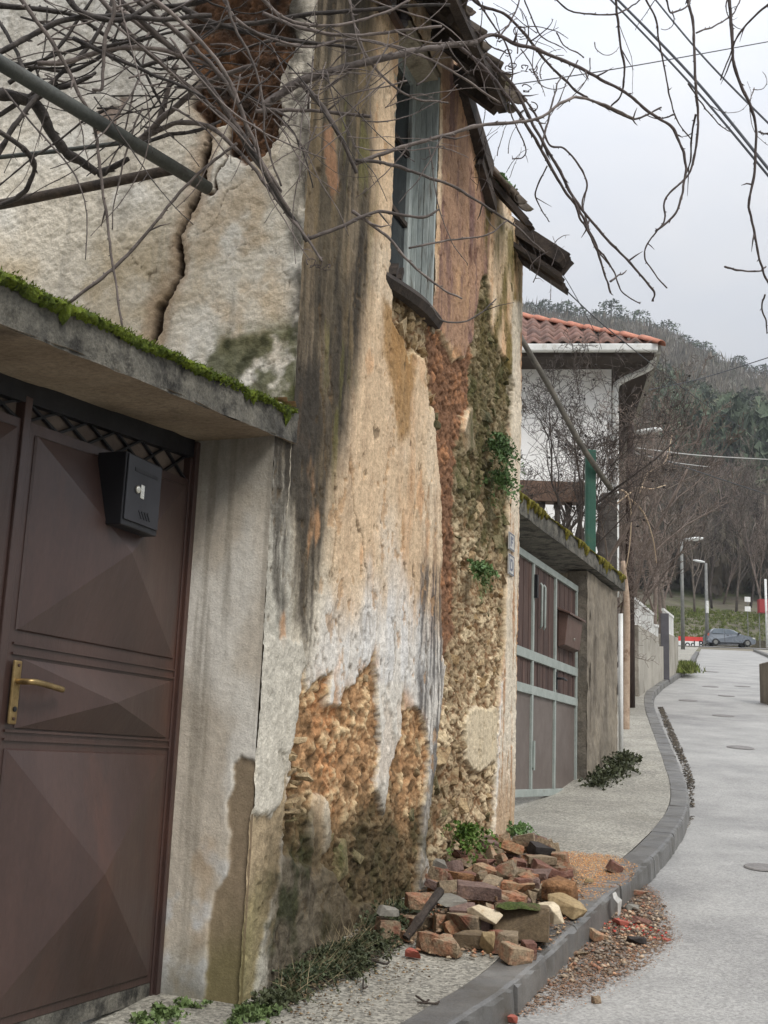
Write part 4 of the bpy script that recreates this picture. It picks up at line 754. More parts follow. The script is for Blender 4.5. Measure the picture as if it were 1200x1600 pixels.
for row in range(9):
    b = -.06+row*.30
    for k in range(30):
        a = .06+.225*k
        if a < b+.10 or a > 4.6: continue
        inst('roof_tile', rt_me, rpt(a, b, .02), RTQ @ Euler((random.uniform(.03, .07), random.uniform(-.03, .03), random.uniform(-.03, .03))).to_quaternion(), 1, roof2)
hipm = mat('hip_tile_clay', S(164,104,84), S(182,126,104), 9, .85, .3, 40, .2, 50, rnd=.15, c3=S(110,84,70), c3s=5)
hb = barrel('hip_tile', .42, .24, 7); hb.materials[0] = hipm
hdv = Vector(rpt(3, 3)-rpt(0, 0)).normalized(); hx = hdv.cross(Vector((0, 0, 1))).normalized(); hz = hx.cross(hdv); HQ = Matrix((hx, hdv, hz)).transposed().to_quaternion()
for k in range(14): inst('hip_tile', hb, rpt(.05+.27*k, .05+.27*k, .03), HQ @ Euler((.04, random.uniform(-.05, .05), random.uniform(-.04, .04))).to_quaternion(), 1, roof2)
# balustrade and stone pier of the terrace in front
rb = thing('balustrade', atd(870, 860, 14.6), 'terrace balustrade with dark turned balusters and brown rail in front of white house', 'balustrade')
darks = mat('dark_stone', S(72,66,62), S(94,86,80), 8, .85, .4, 50, .25, 60); brr = mat('brown_rail', S(104,84,72), S(122,100,86), 8, .85, .4, 40, .25, 50)
ra, rbx = atd(800, 762, 14.6), atd(915, 764, 14.6); zt_, zm_, zl_ = ra[2]+.08, atd(870, 786, 14.6)[2], atd(870, 868, 14.6)[2]
mb = MB(); mb.beam(ra*[1, 1, 0]+Z*(zt_+zm_)/2, rbx*[1, 1, 0]+Z*(zt_+zm_)/2, .22, (zt_-zm_)); mb.build('top_rail', brr, rb)
mb = MB(); mb.beam(ra*[1, 1, 0]+Z*(zl_-.1), atd(960, 764, 14.6)*[1, 1, 0]+Z*(zl_-.1), .24, .2); mb.build('plinth', darks, rb)
for k, x in enumerate((826, 846, 871, 888, 906, 938)):
    b = atd(x, 800, 14.6); hh = zm_-zl_; mb = MB(); mb.lathe((b[0], 14.6, zl_), [(.05, 0), (.05, .05*hh), (.03, .1*hh), (.065, .3*hh), (.06, .42*hh), (.028, .62*hh), (.04, .72*hh), (.028, .8*hh), (.05, .93*hh), (.05, hh)], 10); mb.build('baluster', darks, rb, True)
sp_ = atd(954, 900, 14.7); zt2 = atd(954, 772, 14.7)[2]; mb = MB(); mb.box((sp_[0], 14.8, (zt2+.5)/2+.3), (.085, 0, 0), (0, .1, 0), (0, 0, (zt2-1.1)/2)); mb.box((sp_[0], 14.8, zt2-.02), (.11, 0, 0), (0, .12, 0), (0, 0, .03)); o = mb.build('stone_pier', mat('grey_pier', S(84,80,76), S(110,104,98), 9, .9, .6, 40, .3, 50, c3=S(60,56,52), c3s=8), None); props(o, 'dark grey square pier rising behind the mossy slab', 'pier')
gp = atd(922, 870, 12.6); zt3 = atd(922, 704, 12.6)[2]; zb3 = gp[2]-.3
mb = MB(); mb.box((gp[0], 12.6, (zt3+zb3)/2), (.055, 0, 0), (0, .045, 0), (0, 0, (zt3-zb3)/2)); mb.box((gp[0]-.03, 12.553, (zt3+zb3)/2), (.012, 0, 0), (0, .006, 0), (0, 0, (zt3-zb3)/2)); o = mb.build('green_post', mat('green_paint', S(38,76,62), S(50,90,74), 5, .5, .1, 40, .1, 50, c3=S(66,84,60), c3s=5), None, bevel=.006); props(o, 'dark green steel post standing behind the mossy slab', 'post')
pa, pb, pc = atd(812, 525, 12.2), atd(905, 690, 12.4), atd(955, 765, 12.6); mb = MB(); mb.tube(spline([pa, (pa+pb)/2+[.0, 0, .02], pb, pc], 6), .032, 8); o = mb.build('leaning_pole', mat('grey_pole', S(78,74,68), S(104,98,88), 8, .85, .4, 40, .25, 50), None, True); props(o, 'thin grey pole leaning diagonally in front of the white house', 'pole')
# ================================================================== garden walls with white railings farther up
gwm = mat('grey_garden_wall', S(148,143,132), S(172,166,154), 1.6, .92, .5, 25, .2, 40, c3=S(104,98,86), c3s=.9)
def garden_wall(pA, pB, ztA, ztB, rh, label, nb, back=.25):
    A, B = (ground(*p) for p in (pA, pB)); A = A*[1, 1, 0]; B = B*[1, 1, 0]; d = (B-A)/np.linalg.norm(B-A); nn = np.array([d[1], -d[0], 0]); t = thing('garden_wall', (*A[:2], float(pave(A[1]))), label, 'wall', 'grey garden walls with white railings')
    zA, zB = atd(*ztA, A[1])[2], atd(*ztB, B[1])[2]
    mb = MB(); V = [A-Z*0+Z*(pave(A[1])-.3), B+Z*(pave(B[1])-.3), B+Z*zB, A+Z*zA]; mb.prism(V, -nn*back); mb.build('masonry', gwm, t)
    hA, hB = rh
    for f, th in ((.06, .05), (.94, .06)):
        mb = MB(); mb.beam(A-nn*back/2+Z*(zA+hA*f), B-nn*back/2+Z*(zB+hB*f), .06, th); mb.build('rail', whitep, t)
    for k in range(nb):
        f = (k+.5)/nb; c = A+(B-A)*f-nn*back/2; z = zA+(zB-zA)*f; h = hA+(hB-hA)*f; mb = MB(); mb.box(c+Z*(z+h/2), d*(.045 if k % 5 else .08), nn*.02, Z*h*.44); mb.build('baluster', whitep, t)
    return t
garden_wall((998,1088), (1030,1066), (992,976), (1030,996), (.55, .55), 'nearest grey garden wall with a white slatted railing', 18)
garden_wall((1030,1066), (1037,1062), (1031,1010), (1037,1010), (.5, .5), 'short lower wall with white rails between the two longer garden walls', 4)
garden_wall((1045,1060), (1060,1049), (1041,990), (1060,997), (.62, .6), 'farther grey garden wall with a white slatted railing', 12)
o = MB(); q = ground(1041, 1062); zg = float(pave(q[1])); o.box((q[0], q[1]+.1, zg+.75), (.09, 0, 0), (0, .04, 0), (0, 0, .8)); o = o.build('side_door', mat('dark_grey_door', S(70,68,72), S(84,82,86), 4, .6, .1, 40, .1, 50), None); props(o, 'narrow dark grey door between the far garden walls', 'door')
# lamp pole and dark timber pole by the white house
def head(p, dx, sc, par):
    mb = MB(); p = np.asarray(p); d = np.asarray(dx, float); d /= np.linalg.norm(d); s = np.cross(d, Z)
    V = []; 
    for f, w, h in ((0, .05, .035), (.25, .09, .06), (.7, .11, .065), (1, .05, .03)):
        for k in range(8): a = 2*math.pi*k/8; V.append(p+d*f*.62*sc+s*w*sc*math.cos(a)+Z*h*sc*math.sin(a))
    mb.add(V, [(i*8+k, i*8+(k+1) % 8, (i+1)*8+(k+1) % 8, (i+1)*8+k) for i in range(3) for k in range(8)]+[tuple(range(8)), tuple(range(24, 32))]); mb.build('lamp_head', mat('lamp_head_white', S(214,216,214), S(226,228,226), 4, .5, 0, 10, .05, 40), par, True)
dkp = mat('dark_timber', S(58,48,44), S(74,62,56), 8, .85, .4, 30, .25, 40, stretch=(1, 1, .2))
q = ground(985, 1105); po = thing('lamp_post', q, 'dark timber street lamp post beside the brambles, nearest lamp', 'street lamp'); ztop = atd(992, 678, q[1])[2]
mb = MB(); mb.tube([q-Z*.2, q+Z*2.5, (q[0]+.02, q[1], ztop+.2)], [.075, .07, .06], 10); mb.build('pole', dkp, po, True)
mb = MB(); mb.tube([(q[0], q[1], ztop-.15), (q[0]+.14, q[1], ztop+.0)], .02, 6); mb.build('arm', dkp, po); head((q[0]+.08, q[1], ztop+.02), (1, -.2, .12), .75, po)
galv = mat('galvanised_pole', S(104,104,100), S(128,128,124), 4, .6, .1, 40, .1, 50)
for (x, Y, ytop, hx, lab) in ((1067, 60, 846, 1, 'slim grey street lamp post farther up the street, head to the right'), (1105, 97, 880, -1, 'thin far street lamp post behind the parked car, head to the left')):
    b = atd(x, 1000, Y); zg = float(pave(Y)); zt_ = atd(x, ytop, Y)[2]; po = thing('lamp_post', (b[0], Y, zg), lab, 'street lamp'); mb = MB(); mb.tube([(b[0], Y, zg-.2), (b[0], Y, zt_)], [.11*Y/60, .07*Y/60], 8); mb.build('pole', galv, po, True)
    mb = MB(); mb.tube([(b[0], Y, zt_-.05), (b[0]+hx*.25, Y, zt_+.05)], .035, 6); mb.build('arm', galv, po); head((b[0]+hx*.1, Y, zt_+.08), (hx, -.15, .1), 1.6, po)
    if hx < 0:
        mb = MB(); mb.lathe((b[0], Y-.16, zg+2.6), [(.12, 0), (.13, .5), (.12, 1.)], 8); mb.build('white_band', whitep, po)
# concrete block at the right edge
q = ground(1193, 1090); mb = MB(); mb.box((q[0]+.30, q[1], float(pave(q[1]))+.25), (.26, 0, 0), (0, .35, 0), (0, 0, .42)); o = mb.build('concrete_block', conc, None, bevel=.02); props(o, 'squat grey concrete block at the right kerb', 'block')
# manhole and patches in the road
for i, (x, y, w, lab) in enumerate(((1157,1169,.17,'round dark manhole cover in the middle of the road'), (1192,1358,.12,'small round cover at the right edge of the road'), (1130,1119,.18,'flat iron cover above the manhole in the road'), (1075,1095,.18,'worn road cover nearest the left kerb bend'), (1135,1088,.17,'thin dark cover right of the kerb bend'), (1110,1073,.19,'fourth dark cover going up the road'), (1160,1073,.19,'rightmost dark cover far up the road'), (1110,1050,.24,'farthest dark cover up the road'))):
    p = ground(x, y, -KERB); sl0 = (pave(p[1]+.3)-pave(p[1]-.3))/.6; V = []; n = 24
    for rr, dz in ((w, .004), (w*.93, .012), (w*.85, .010)):
        for k in range(n): a = 2*math.pi*k/n; X_, Y_ = p[0]+rr*math.cos(a), p[1]+rr*math.sin(a); V.append((X_, Y_, pave(Y_)-KERB+dz+.012*fbm(np.array([X_*1.3]), np.array([Y_*1.3]), 3, 4)[0]))
    Fc = [(i_*n+k, i_*n+(k+1) % n, (i_+1)*n+(k+1) % n, (i_+1)*n+k) for i_ in range(2) for k in range(n)]+[tuple(range(2*n, 3*n))]
    o = obj('manhole_cover', V, Fc, mat('cast_iron_cover', S(104,100,97), S(124,120,116), 9, .6, .4, 60, .2, 60)); props(o, lab, 'manhole cover', 'covers in the road'); fix(o.data)
# ================================================================== fallen masonry on the footway
def gpos(x, y, h=0.): return ground(x, y, h)
brickm = mat('old_brick', S(146,102,78), S(170,126,98), 16, .92, .9, 60, .4, 80, c3=S(150,132,108), c3s=13, c3t=(.40, .56), dist=.014, hue=[(.72,.66,.62),(1,1,1),(1.1,1.02,.9),(.9,.78,.74),(.8,.86,.86)])
mortm = mat('mortared_brick', S(118,104,86), S(144,128,104), 14, .92, .9, 60, .4, 80, c3=S(126,84,66), c3s=8, c3t=(.5, .62), dist=.01)
lime = mat('pale_limestone', S(188,172,144), S(208,194,168), 10, .9, .5, 50, .2, 70, c3=S(160,128,90), c3s=7, c3t=(.56, .7))
greym = mat('grey_mortar_slab', S(108,104,96), S(132,128,118), 7, .85, .4, 60, .2, 70, c3=S(92,84,80), c3s=6)
tuff = mat('brown_tuff', S(122,88,60), S(150,112,78), 14, .95, 1., 50, .4, 60, c3=S(88,62,44), c3s=12, dist=.02)
plum = mat('plum_brick', S(96,78,72), S(122,100,90), 9, .85, .7, 60, .35, 70, c3=S(134,108,92), c3s=11, dist=.012)
dred = mat('dark_red_brick', S(104,72,62), S(126,90,76), 9, .88, .8, 60, .4, 70, c3=S(130,108,90), c3s=12, c3t=(.5, .66), dist=.012)
char = mat('charred_block', S(46,42,40), S(64,58,54), 9, .85, .6, 50, .3, 60)
redm = mat('bright_red_tile', S(146,78,64), S(164,94,80), 12, .8, .3, 60, .2, 70)
ochre = mat('ochre_stone', S(142,122,90), S(166,146,110), 10, .9, .7, 45, .3, 60, c3=S(104,84,58), c3s=8)
mossb = mat('mossy_block', S(92,78,60), S(116,100,78), 9, .9, .6, 50, .3, 60)
def brick_mesh(seed, L_=1., w=1., h=1., cuts=1, jag=.06):
    r = random.Random(seed); b = bmesh.new(); bmesh.ops.create_cube(b, size=1); bmesh.ops.subdivide_edges(b, edges=b.edges, cuts=2, use_grid_fill=True)
    for v in b.verts: v.co += Vector((r.gauss(0, .012), r.gauss(0, .014), r.gauss(0, .016)))
    for _ in range(cuts):
        n = Vector((r.choice((-1, 1))*r.uniform(.3, 1), r.uniform(-.7, .7), r.uniform(-.5, .6))).normalized(); co = n*r.uniform(.24, .44)
        res = bmesh.ops.bisect_plane(b, geom=b.verts[:]+b.edges[:]+b.faces[:], plane_co=co, plane_no=n, clear_outer=True)
        ed = [e for e in b.edges if e.is_boundary]
        if ed:
            f = bmesh.ops.holes_fill(b, edges=ed)['faces']
            pk_ = bmesh.ops.poke(b, faces=f)
            for v in pk_['verts']: v.co += n*r.uniform(-jag, jag)
    for v in b.verts:                              # worn corners
        k = sum(abs(c) > .42 for c in v.co)
        if k >= 2: v.co *= 1-r.uniform(.01, .05)*(k-1)
    bmesh.ops.dissolve_limit(b, angle_limit=R(6), verts=b.verts, edges=b.edges); bmesh.ops.recalc_face_normals(b, faces=b.faces)
    sh = [e for e in b.edges if len(e.link_faces) == 2 and e.calc_face_angle(0) > .6]; bmesh.ops.bevel(b, geom=sh, offset=.035, segments=2, affect='EDGES', profile=.6)
    for v in b.verts: v.co += Vector((r.gauss(0, .009), r.gauss(0, .009), r.gauss(0, .012)))
    bmesh.ops.triangulate(b, faces=b.faces); bmesh.ops.recalc_face_normals(b, faces=b.faces)
    me = bpy.data.meshes.new('brick'); b.to_mesh(me); b.free(); return me
BM = [brick_mesh(500+i, cuts=1+(i % 3 == 0)) for i in range(12)]; RSM = [stone_mesh('stone', 700+i, 15+i % 4, .6) for i in range(8)]
def copy_mat(me, ma): k = me.copy(); k.materials.clear(); k.materials.append(ma); return k
_mc = {}
def piece(name, me, ma, x, y, h, dims, rz, tilt=(0, 0), label=None, cat='brick', group=None):
    key = (me.name, ma.name)
    if key not in _mc: _mc[key] = copy_mat(me, ma)
    P = gpos(x, y, h); sl0 = .118
    o = inst(name, _mc[key], P, (0, 0, 0, 1), [d_*.8 for d_ in dims]); o.rotation_mode = 'XYZ'; o.rotation_euler = (tilt[0]+sl0*.8, tilt[1], rz)
    return props(o, label, cat, group)
B3 = (.23, .115, .065)
PIECES = [
 ('brick', 0, mortm, 605,1452,.05,(.12,.10,.11), .3,(0,.1),'brick half standing upright at the left end of the heap, by the weeds','brick'),
 ('stone', 's1', greym, 605,1424,.125,(.13,.11,.06), .5,(.1,.1),'grey mortar cap sitting on the leftmost brick half','stone'),
 ('brick', 1, brickm, 655,1408,.11,(.15,.12,.075), .2,(0,0),'pale topped brick under the upper end of the charred stick','brick'),
 ('brick', 2, mortm, 650,1440,.03,(.16,.12,.07), .6,(0,0),'brick in the shade behind the charred stick','brick'),
 ('brick', 3, brickm, 689,1442,.05,(.075,.12,.10), .1,(0,0),'small upright brick between the charred stick and the mossy tan brick','brick'),
 ('brick', 4, mortm, 724,1440,.075,(.19,.12,.085), -.25,(0,.03),'tan mortar crusted brick in the middle of the front row','brick'),
 ('brick', 5, mossb, 735,1468,.035,(.17,.11,.075), -.2,(0,0),'greyish mossy brick at the front, below the tan one','brick'),
 ('brick', 6, brickm, 672,1472,.04,(.09,.14,.085), .5,(0,0),'reddish brick end left of the foremost orange brick','brick'),
 ('brick', 7, brickm, 703,1478,.035,(.14,.11,.08), -.5,(.1,.1),'orange red broken brick lowest in the front row','brick'),
 ('stone', 's2', ochre, 762,1470,.05,(.08,.10,.13), .1,(0,.1),'narrow yellowish stone wedged upright at the front','stone'),
 ('brick', 8, mortm, 786,1472,.045,(.16,.12,.10), -.15,(0,0),'grey weathered brick beside the yellowish upright stone','brick'),
 ('stone', 's3', greym, 703,1408,.135,(.21,.20,.05), .4,(.1,-.05),'flat grey green mortar slab lying on top of the heap','slab'),
 ('brick', 9, plum, 748,1392,.135,(.26,.14,.075), -.1,(.05,.05),'long plum coloured brick behind the flat grey slab','brick'),
 ('brick', 10, plum, 722,1422,.11,(.15,.10,.05), .0,(.3,0),'plum brick slice leaning against the flat grey slab','brick'),
 ('stone', 's4', lime, 757,1428,.115,(.24,.10,.07), -.75,(.1,.15),'long whitish limestone lying slantwise in the middle of the heap','stone'),
 ('brick', 11, dred, 738,1346,.06,(.26,.16,.09), .25,(.1,.15),'dark red block at the back against the wall plants','brick'),
 ('stone', 's5', tuff, 720,1372,.08,(.21,.15,.12), .3,(.1,.2),'brown lump behind the long plum coloured brick','stone'),
 ('brick', 1, mortm, 690,1372,.07,(.17,.12,.10), .9,(.1,.3),'pale brown brick leaning on the wall foot above the stick','brick'),
 ('stone', 's6', greym, 686,1352,.07,(.14,.12,.10), .2,(0,.2),'dark grey stone at the wall foot behind the heap','stone'),
 ('brick', 3, brickm, 766,1342,.09,(.05,.15,.13), .3,(.5,.3),'curved orange tile piece standing up at the back','tile'),
 ('brick', 5, brickm, 756,1358,.10,(.17,.10,.05), .2,(.2,.3),'pink tile shard tilted near the back of the heap','tile'),
 ('brick', 0, char, 846,1330,.075,(.17,.13,.10), .35,(.2,.1),'black charred block at the back right of the heap','block'),
 ('brick', 2, brickm, 874,1342,.05,(.12,.10,.09), -.4,(.05,0),'red brick end beside the black charred block','brick'),
 ('brick', 7, mortm, 850,1356,.05,(.22,.13,.075), -.15,(0,0),'flat grey brown brick below the black charred block','brick'),
 ('brick', 9, mortm, 845,1343,.10,(.20,.11,.05), .1,(0,0),'thin brick slice carried by the flat grey brown brick','brick'),
 ('stone', 's7', tuff, 876,1390,.10,(.26,.20,.16), -.3,(.1,.1),'rough rounded brown tuff lump, biggest on the right','stone'),
 ('stone', 's0', ochre, 884,1414,.06,(.27,.15,.09), -.75,(.15,.35),'ochre stone slab tilted under the brown tuff lump','stone'),
 ('stone', 's3', lime, 858,1426,.08,(.22,.10,.13), -.95,(.2,.3),'curved white stone beside the mossy topped block','stone'),
 ('brick', 4, dred, 828,1368,.06,(.18,.12,.08), .4,(0,.1),'maroon brick piece left of the brown tuff lump','brick'),
 ('brick', 8, mossb, 796,1368,.07,(.22,.13,.08), .1,(0,0),'grey green rubble block in the middle of the back row','brick'),
 ('brick', 10, brickm, 808,1386,.08,(.22,.11,.06), -.1,(0,.05),'pale long brick in front of the grey green block','brick'),
 ('brick', 6, brickm, 797,1402,.10,(.16,.11,.05), .3,(.1,.1),'small pale brick left above the mossy topped block','brick'),
 ('brick', 11, brickm, 775,1406,.10,(.12,.10,.07), .7,(.2,.1),'pinkish brick nub beside the whitish limestone','brick'),
 ('brick', 7, brickm, 806,1490,.03,(.15,.11,.085), .55,(.15,.1),'bright orange broken brick lying foremost on the kerb edge','brick'),
 ('brick', 2, dred, 826,1484,.03,(.07,.09,.085), .1,(0,0),'small red brick end behind the bright orange broken brick','brick'),
 ('brick', 5, dred, 958,1354,.03,(.12,.10,.07), .7,(.3,.3),'lone reddish brick corner lying on the orange sand near the kerb','brick'),
 ('stone', 's1', ochre, 920,1376,.015,(.07,.05,.035), .2,(0,0),'small brown stone on the orange sand','stone'),
 ('brick', 3, redm, 646,1490,.015,(.08,.045,.04), -.5,(0,.1),'bright red fragment alone on the footway','fragment'),
 ('brick', 6, redm, 771,1322,.10,(.05,.03,.10), .4,(.3,.3),'bright red sliver standing by the wall plants','fragment'),
 ('brick', 0, brickm, 800,1338,.03,(.16,.10,.05), .5,(.1,.1),'thin brick shard among crumbs at the back of the heap','brick'),
 ('brick', 9, dred, 812,1350,.04,(.12,.09,.06), -.4,(.1,.1),'dark red chip in front of the thin brick shard','brick'),
 ('brick', 10, brickm, 640,1462,.02,(.10,.08,.05), .8,(0,0),'brick chip under the lower end of the charred stick','brick'),
 ('stone', 's5', mossb, 770,1480,.02,(.09,.07,.05), .2,(0,0),'small mossy stone in front of the yellowish upright stone','stone'),
]
for nm, mi, ma, x, y, h, dm, rz, tl, lab, cat in PIECES: piece(nm, RSM[int(mi[1])] if isinstance(mi, str) else BM[mi], ma, x, y, h, dm, rz, tl, lab, cat)
# mossy topped block: body and its green top
mbk = thing('block', gpos(817, 1448, 0), 'big dark block with a green mossy top at the front of the heap', 'block')
P = gpos(815, 1440, .085); bmx = brick_mesh(900, cuts=1); V0 = np.array([v.co[:] for v in bmx.vertices])*[.25, .17, .14]; rz = -.15; Rm = np.array([[math.cos(rz), -math.sin(rz), 0], [math.sin(rz), math.cos(rz), 0], [0, 0, 1]]); obj('body', V0@Rm.T+P, [tuple(p.vertices) for p in bmx.polygons], mossb, mbk)
n = 24; a, b = np.meshgrid(np.linspace(-.11, .08, n), np.linspace(-.075, .06, n), indexing='ij'); e = np.clip(np.minimum.reduce([a+.11+.012*fbm(b*40, a*0, 2, 6), .08-a+.012*fbm(b*40, a*0, 2, 7), b+.075, .06-b])/.04, 0, 1); zq = .058+.020*np.sqrt(e)+.008*fbm(a*30, b*30, 3, 5); obj('moss_cap', np.stack([a, b, zq], -1).reshape(-1, 3)@Rm.T+P, gridfaces(n, n), mat('olive_moss', S(62,74,34), S(88,98,50), 18, .95, .9, 120, .45, 90, c3=S(92,80,58), c3s=16, c3t=(.5, .6), dist=.02), mbk, True)
# charred stick
mb = MB(); pth = spline([gpos(634, 1466, .02), gpos(660, 1430, .10), gpos(688, 1392, .17)], 8); mb.tube(pth, .02+.006*fbm(np.linspace(0, 5, len(pth)), np.zeros(len(pth)), 3, 3), 7); o = mb.build('charred_stick', wood_d); props(o, 'dark charred wooden stick leaning across the brick heap', 'stick')
# filler course hidden under the heap and more broken bricks that look alike
r = random.Random(3); HEAP = np.array([gpos(*p)[:2] for p in [(650,1395),(690,1350),(740,1325),(800,1322),(860,1330),(885,1370),(890,1410),(850,1440),(800,1468),(730,1470),(680,1462)]])
k = 0
while k < 95:
    x, y = r.uniform(HEAP[:, 0].min(), HEAP[:, 0].max()), r.uniform(HEAP[:, 1].min(), HEAP[:, 1].max())
    if sdp(HEAP, np.array([x]), np.array([y]))[0] > -.02: continue
    me = BM[r.randrange(12)]; ma = r.choice((brickm, brickm, mortm, mortm, plum, dred, mossb)); key = (me.name, ma.name)
    if key not in _mc: _mc[key] = copy_mat(me, ma)
    o = inst('brick', _mc[key], (x, y, float(pave(y))+r.uniform(.012, .05)+.085*min(1, -sdp(HEAP, np.array([x]), np.array([y]))[0]/.2)*r.random()), (r.uniform(-.4, .5), r.uniform(-.4, .4), r.uniform(0, 6.3)), (r.uniform(.06, .16), r.uniform(.05, .10), r.uniform(.035, .07)))
    f_ = (x-HEAP[:, 0].min())/np.ptp(HEAP[:, 0]); g_ = (y-HEAP[:, 1].min())/np.ptp(HEAP[:, 1]); cn = {brickm.name: 'dusty red', mortm.name: 'mortar grey', plum.name: 'plum', dred.name: 'dark red', mossb.name: 'mossy brown'}[ma.name]
    props(o, 'small %s brick bit in the %s %s of the rubble heap' % (cn, ('front', 'middle', 'back')[min(2, int(g_*3))], ('left', 'centre', 'right')[min(2, int(f_*3))]), 'brick', 'small brick bits inside the rubble heap'); k += 1
# pieces in the gutter
GUT = [('brick', 7, brickm, 934,1462,.03,(.11,.08,.05), .6,(.3,.2),'orange brick shard leaning in the gutter rubble below the kerb','brick'),
 ('stone', 's2', char, 995,1470,.02,(.13,.09,.07), .1,(0,.1),'dark stone at the outer edge of the gutter rubble','stone'),
 ('stone', 's4', greym, 988,1418,.02,(.11,.08,.05), .3,(0,0),'grey rounded stone at the top of the gutter rubble','stone'),
 ('brick', 2, redm, 972,1442,.02,(.10,.07,.03), .2,(0,.2),'large bright red tile flake in the gutter rubble','fragment'),
 ('brick', 5, redm, 1040,1468,.008,(.06,.05,.012), .9,(0,0),'bright red crumb farthest out on the road','fragment'),
 ('brick', 8, dred, 1002,1440,.02,(.12,.06,.03), -.5,(.1,.2),'maroon tile flake right of the bright red one','fragment'),
 ('brick', 1, brickm, 932,1562,.012,(.045,.035,.03), .4,(0,0),'single orange crumb on the road below the rubble','fragment'),
 ('brick', 4, redm, 797,1592,.015,(.06,.05,.03), .4,(0,0),'red crumb at the foot of the near kerb','fragment'),
 ('brick', 10, mortm, 1000,1395,.02,(.13,.05,.03), .3,(0,.1),'flat tan flake at the upper end of the gutter rubble','fragment'),
 ('brick', 3, mortm, 905,1490,.015,(.10,.05,.025), .1,(0,0),'thin tan shard low in the gutter rubble','fragment'),
 ('stone', 's6', char, 882,1478,.02,(.09,.07,.05), .9,(0,0),'dark lump close under the kerb in the gutter rubble','stone')]
for nm, mi, ma, x, y, h, dm, rz, tl, lab, cat in GUT: piece(nm, RSM[int(mi[1])] if isinstance(mi, str) else BM[mi], ma, x, y, h-KERB, dm, rz, tl, lab, cat)
# white strip hanging over the kerb
V = [gpos(957,1398,.006), gpos(962,1395,.006), gpos(965,1402,.004), gpos(959,1406,.004)]; ko = gpos(960, 1436, -KERB); V2 = [gpos(966,1406,-.02), gpos(959,1411,-.02), gpos(963,1428,-.085), gpos(959,1431,-.085)]
o = obj('plastic_strip', [v+Z*.006 for v in V]+[v+NRM*.02 for v in V2], [(0, 1, 2, 3), (3, 2, 4, 5), (5, 4, 6, 7)], mat('white_plastic', S(172,170,162), S(188,186,180), 20, .5, .1, 30, .05, 60)); props(o, 'crumpled white plastic strip hanging over the kerb edge', 'plastic')
# ------------------------------------------------------------------ crumbs, sand and grit: uncountable
def crumbs(name, polyxy, n, smin, smax, cols, base, seed, pw=2.2, mound=0., flat=1.):
    r = np.random.default_rng(seed); P = np.asarray(polyxy); lo, hi = P.min(0), P.max(0); X = []; 
    while len(X) < n:
        q = r.uniform(lo, hi, (n*2, 2)); d = sdp(P, q[:, 0], q[:, 1]); w = np.clip(-d/.18, 0, 1); q = q[(d < 0) & (r.random(len(q)) < .12+w**.8)]; X += list(q)
    X = np.array(X[:n]); s = smin+(smax-smin)*r.random(n)**pw; zc = pave(X[:, 1])+base+mound*np.clip(-sdp(P, X[:, 0], X[:, 1])/.2, 0, 1)*r.random(n)
    oc = np.array([(1, 0, 0), (-1, 0, 0), (0, 1, 0), (0, -1, 0), (0, 0, 1), (0, 0, -.5)], float)*[1, .7, .5*flat]; tri = np.array([(0, 2, 4), (2, 1, 4), (1, 3, 4), (3, 0, 4), (2, 0, 5), (1, 2, 5), (3, 1, 5), (0, 3, 5)])
    an = r.random(n)*6.28; c, s_ = np.cos(an), np.sin(an); V = oc[None]*(s[:, None, None]*r.uniform(.6, 1.3, (n, 6, 1)))
    V = np.stack([V[..., 0]*c[:, None]-V[..., 1]*s_[:, None], V[..., 0]*s_[:, None]+V[..., 1]*c[:, None], V[..., 2]], -1)+np.stack([X[:, 0], X[:, 1], zc+s*.3*flat], -1)[:, None]
    o = obj(name, V.reshape(-1, 3), (tri[None]+np.arange(n)[:, None, None]*6).reshape(-1, 3), mat('crumb', None, attr='Col', rough=.9, bump=.3, bscale=90, fine=.2, fscale=120), None); cc = np.array([lin(k) for k in cols])[r.integers(0, len(cols), n)]*r.uniform(.7, 1.2, (n, 1)); vcol(o, np.repeat(cc, 6, 0)); o['kind'] = 'stuff'; return o
def gp2(*px, dz=0.): return np.array([ground(*p, dz)[:2] for p in px])
sandc = [(214,160,104),(226,178,124),(196,140,92),(230,190,140),(180,120,80)]
crumbs('sand_spill', gp2((840,1330),(900,1330),(960,1335),(1000,1352),(985,1378),(940,1400),(915,1420),(890,1440),(860,1445),(800,1480),(780,1470),(850,1420),(880,1380)), 11000, .002, .006, sandc, .0, 11)
crumbs('brick_crumbs', gp2((640,1400),(690,1340),(780,1310),(860,1318),(920,1380),(905,1440),(840,1500),(700,1500),(610,1480)), 9000, .002, .02, [(156,112,86),(140,118,96),(172,148,118),(116,98,82),(180,128,96),(150,134,112)], .0, 12, 5, .03)
mixc_ = [(134,120,104),(156,138,116),(112,100,88),(172,152,128),(148,108,86),(100,92,84),(176,138,108),(140,128,114)]
crumbs('gutter_rubble', gp2((1000,1372),(1030,1400),(1050,1440),(1050,1470),(1010,1500),(960,1530),(900,1540),(840,1560),(790,1600),(770,1600),(830,1545),(905,1470),(965,1408), dz=-KERB), 3000, .003, .024, mixc_, -KERB, 13, 4, .02)
crumbs('gutter_dust', gp2((1000,1372),(1040,1400),(1060,1440),(1070,1475),(1020,1520),(960,1560),(880,1590),(760,1600),(830,1545),(905,1470),(965,1408), dz=-KERB), 10000, .0016, .005, [(170,132,104),(160,126,102),(148,118,98),(136,114,98),(178,142,112)], -KERB+.011, 14)
crumbs('gutter_silt', gp2((1000,1372),(1030,1395),(1048,1435),(1056,1470),(1015,1510),(950,1545),(870,1575),(790,1600),(770,1600),(830,1545),(905,1470),(965,1408), dz=-KERB), 5200, .005, .013, [(158,126,102),(146,118,98),(134,112,96),(166,136,110)], -KERB+.006, 19, 1.5, 0., .12)
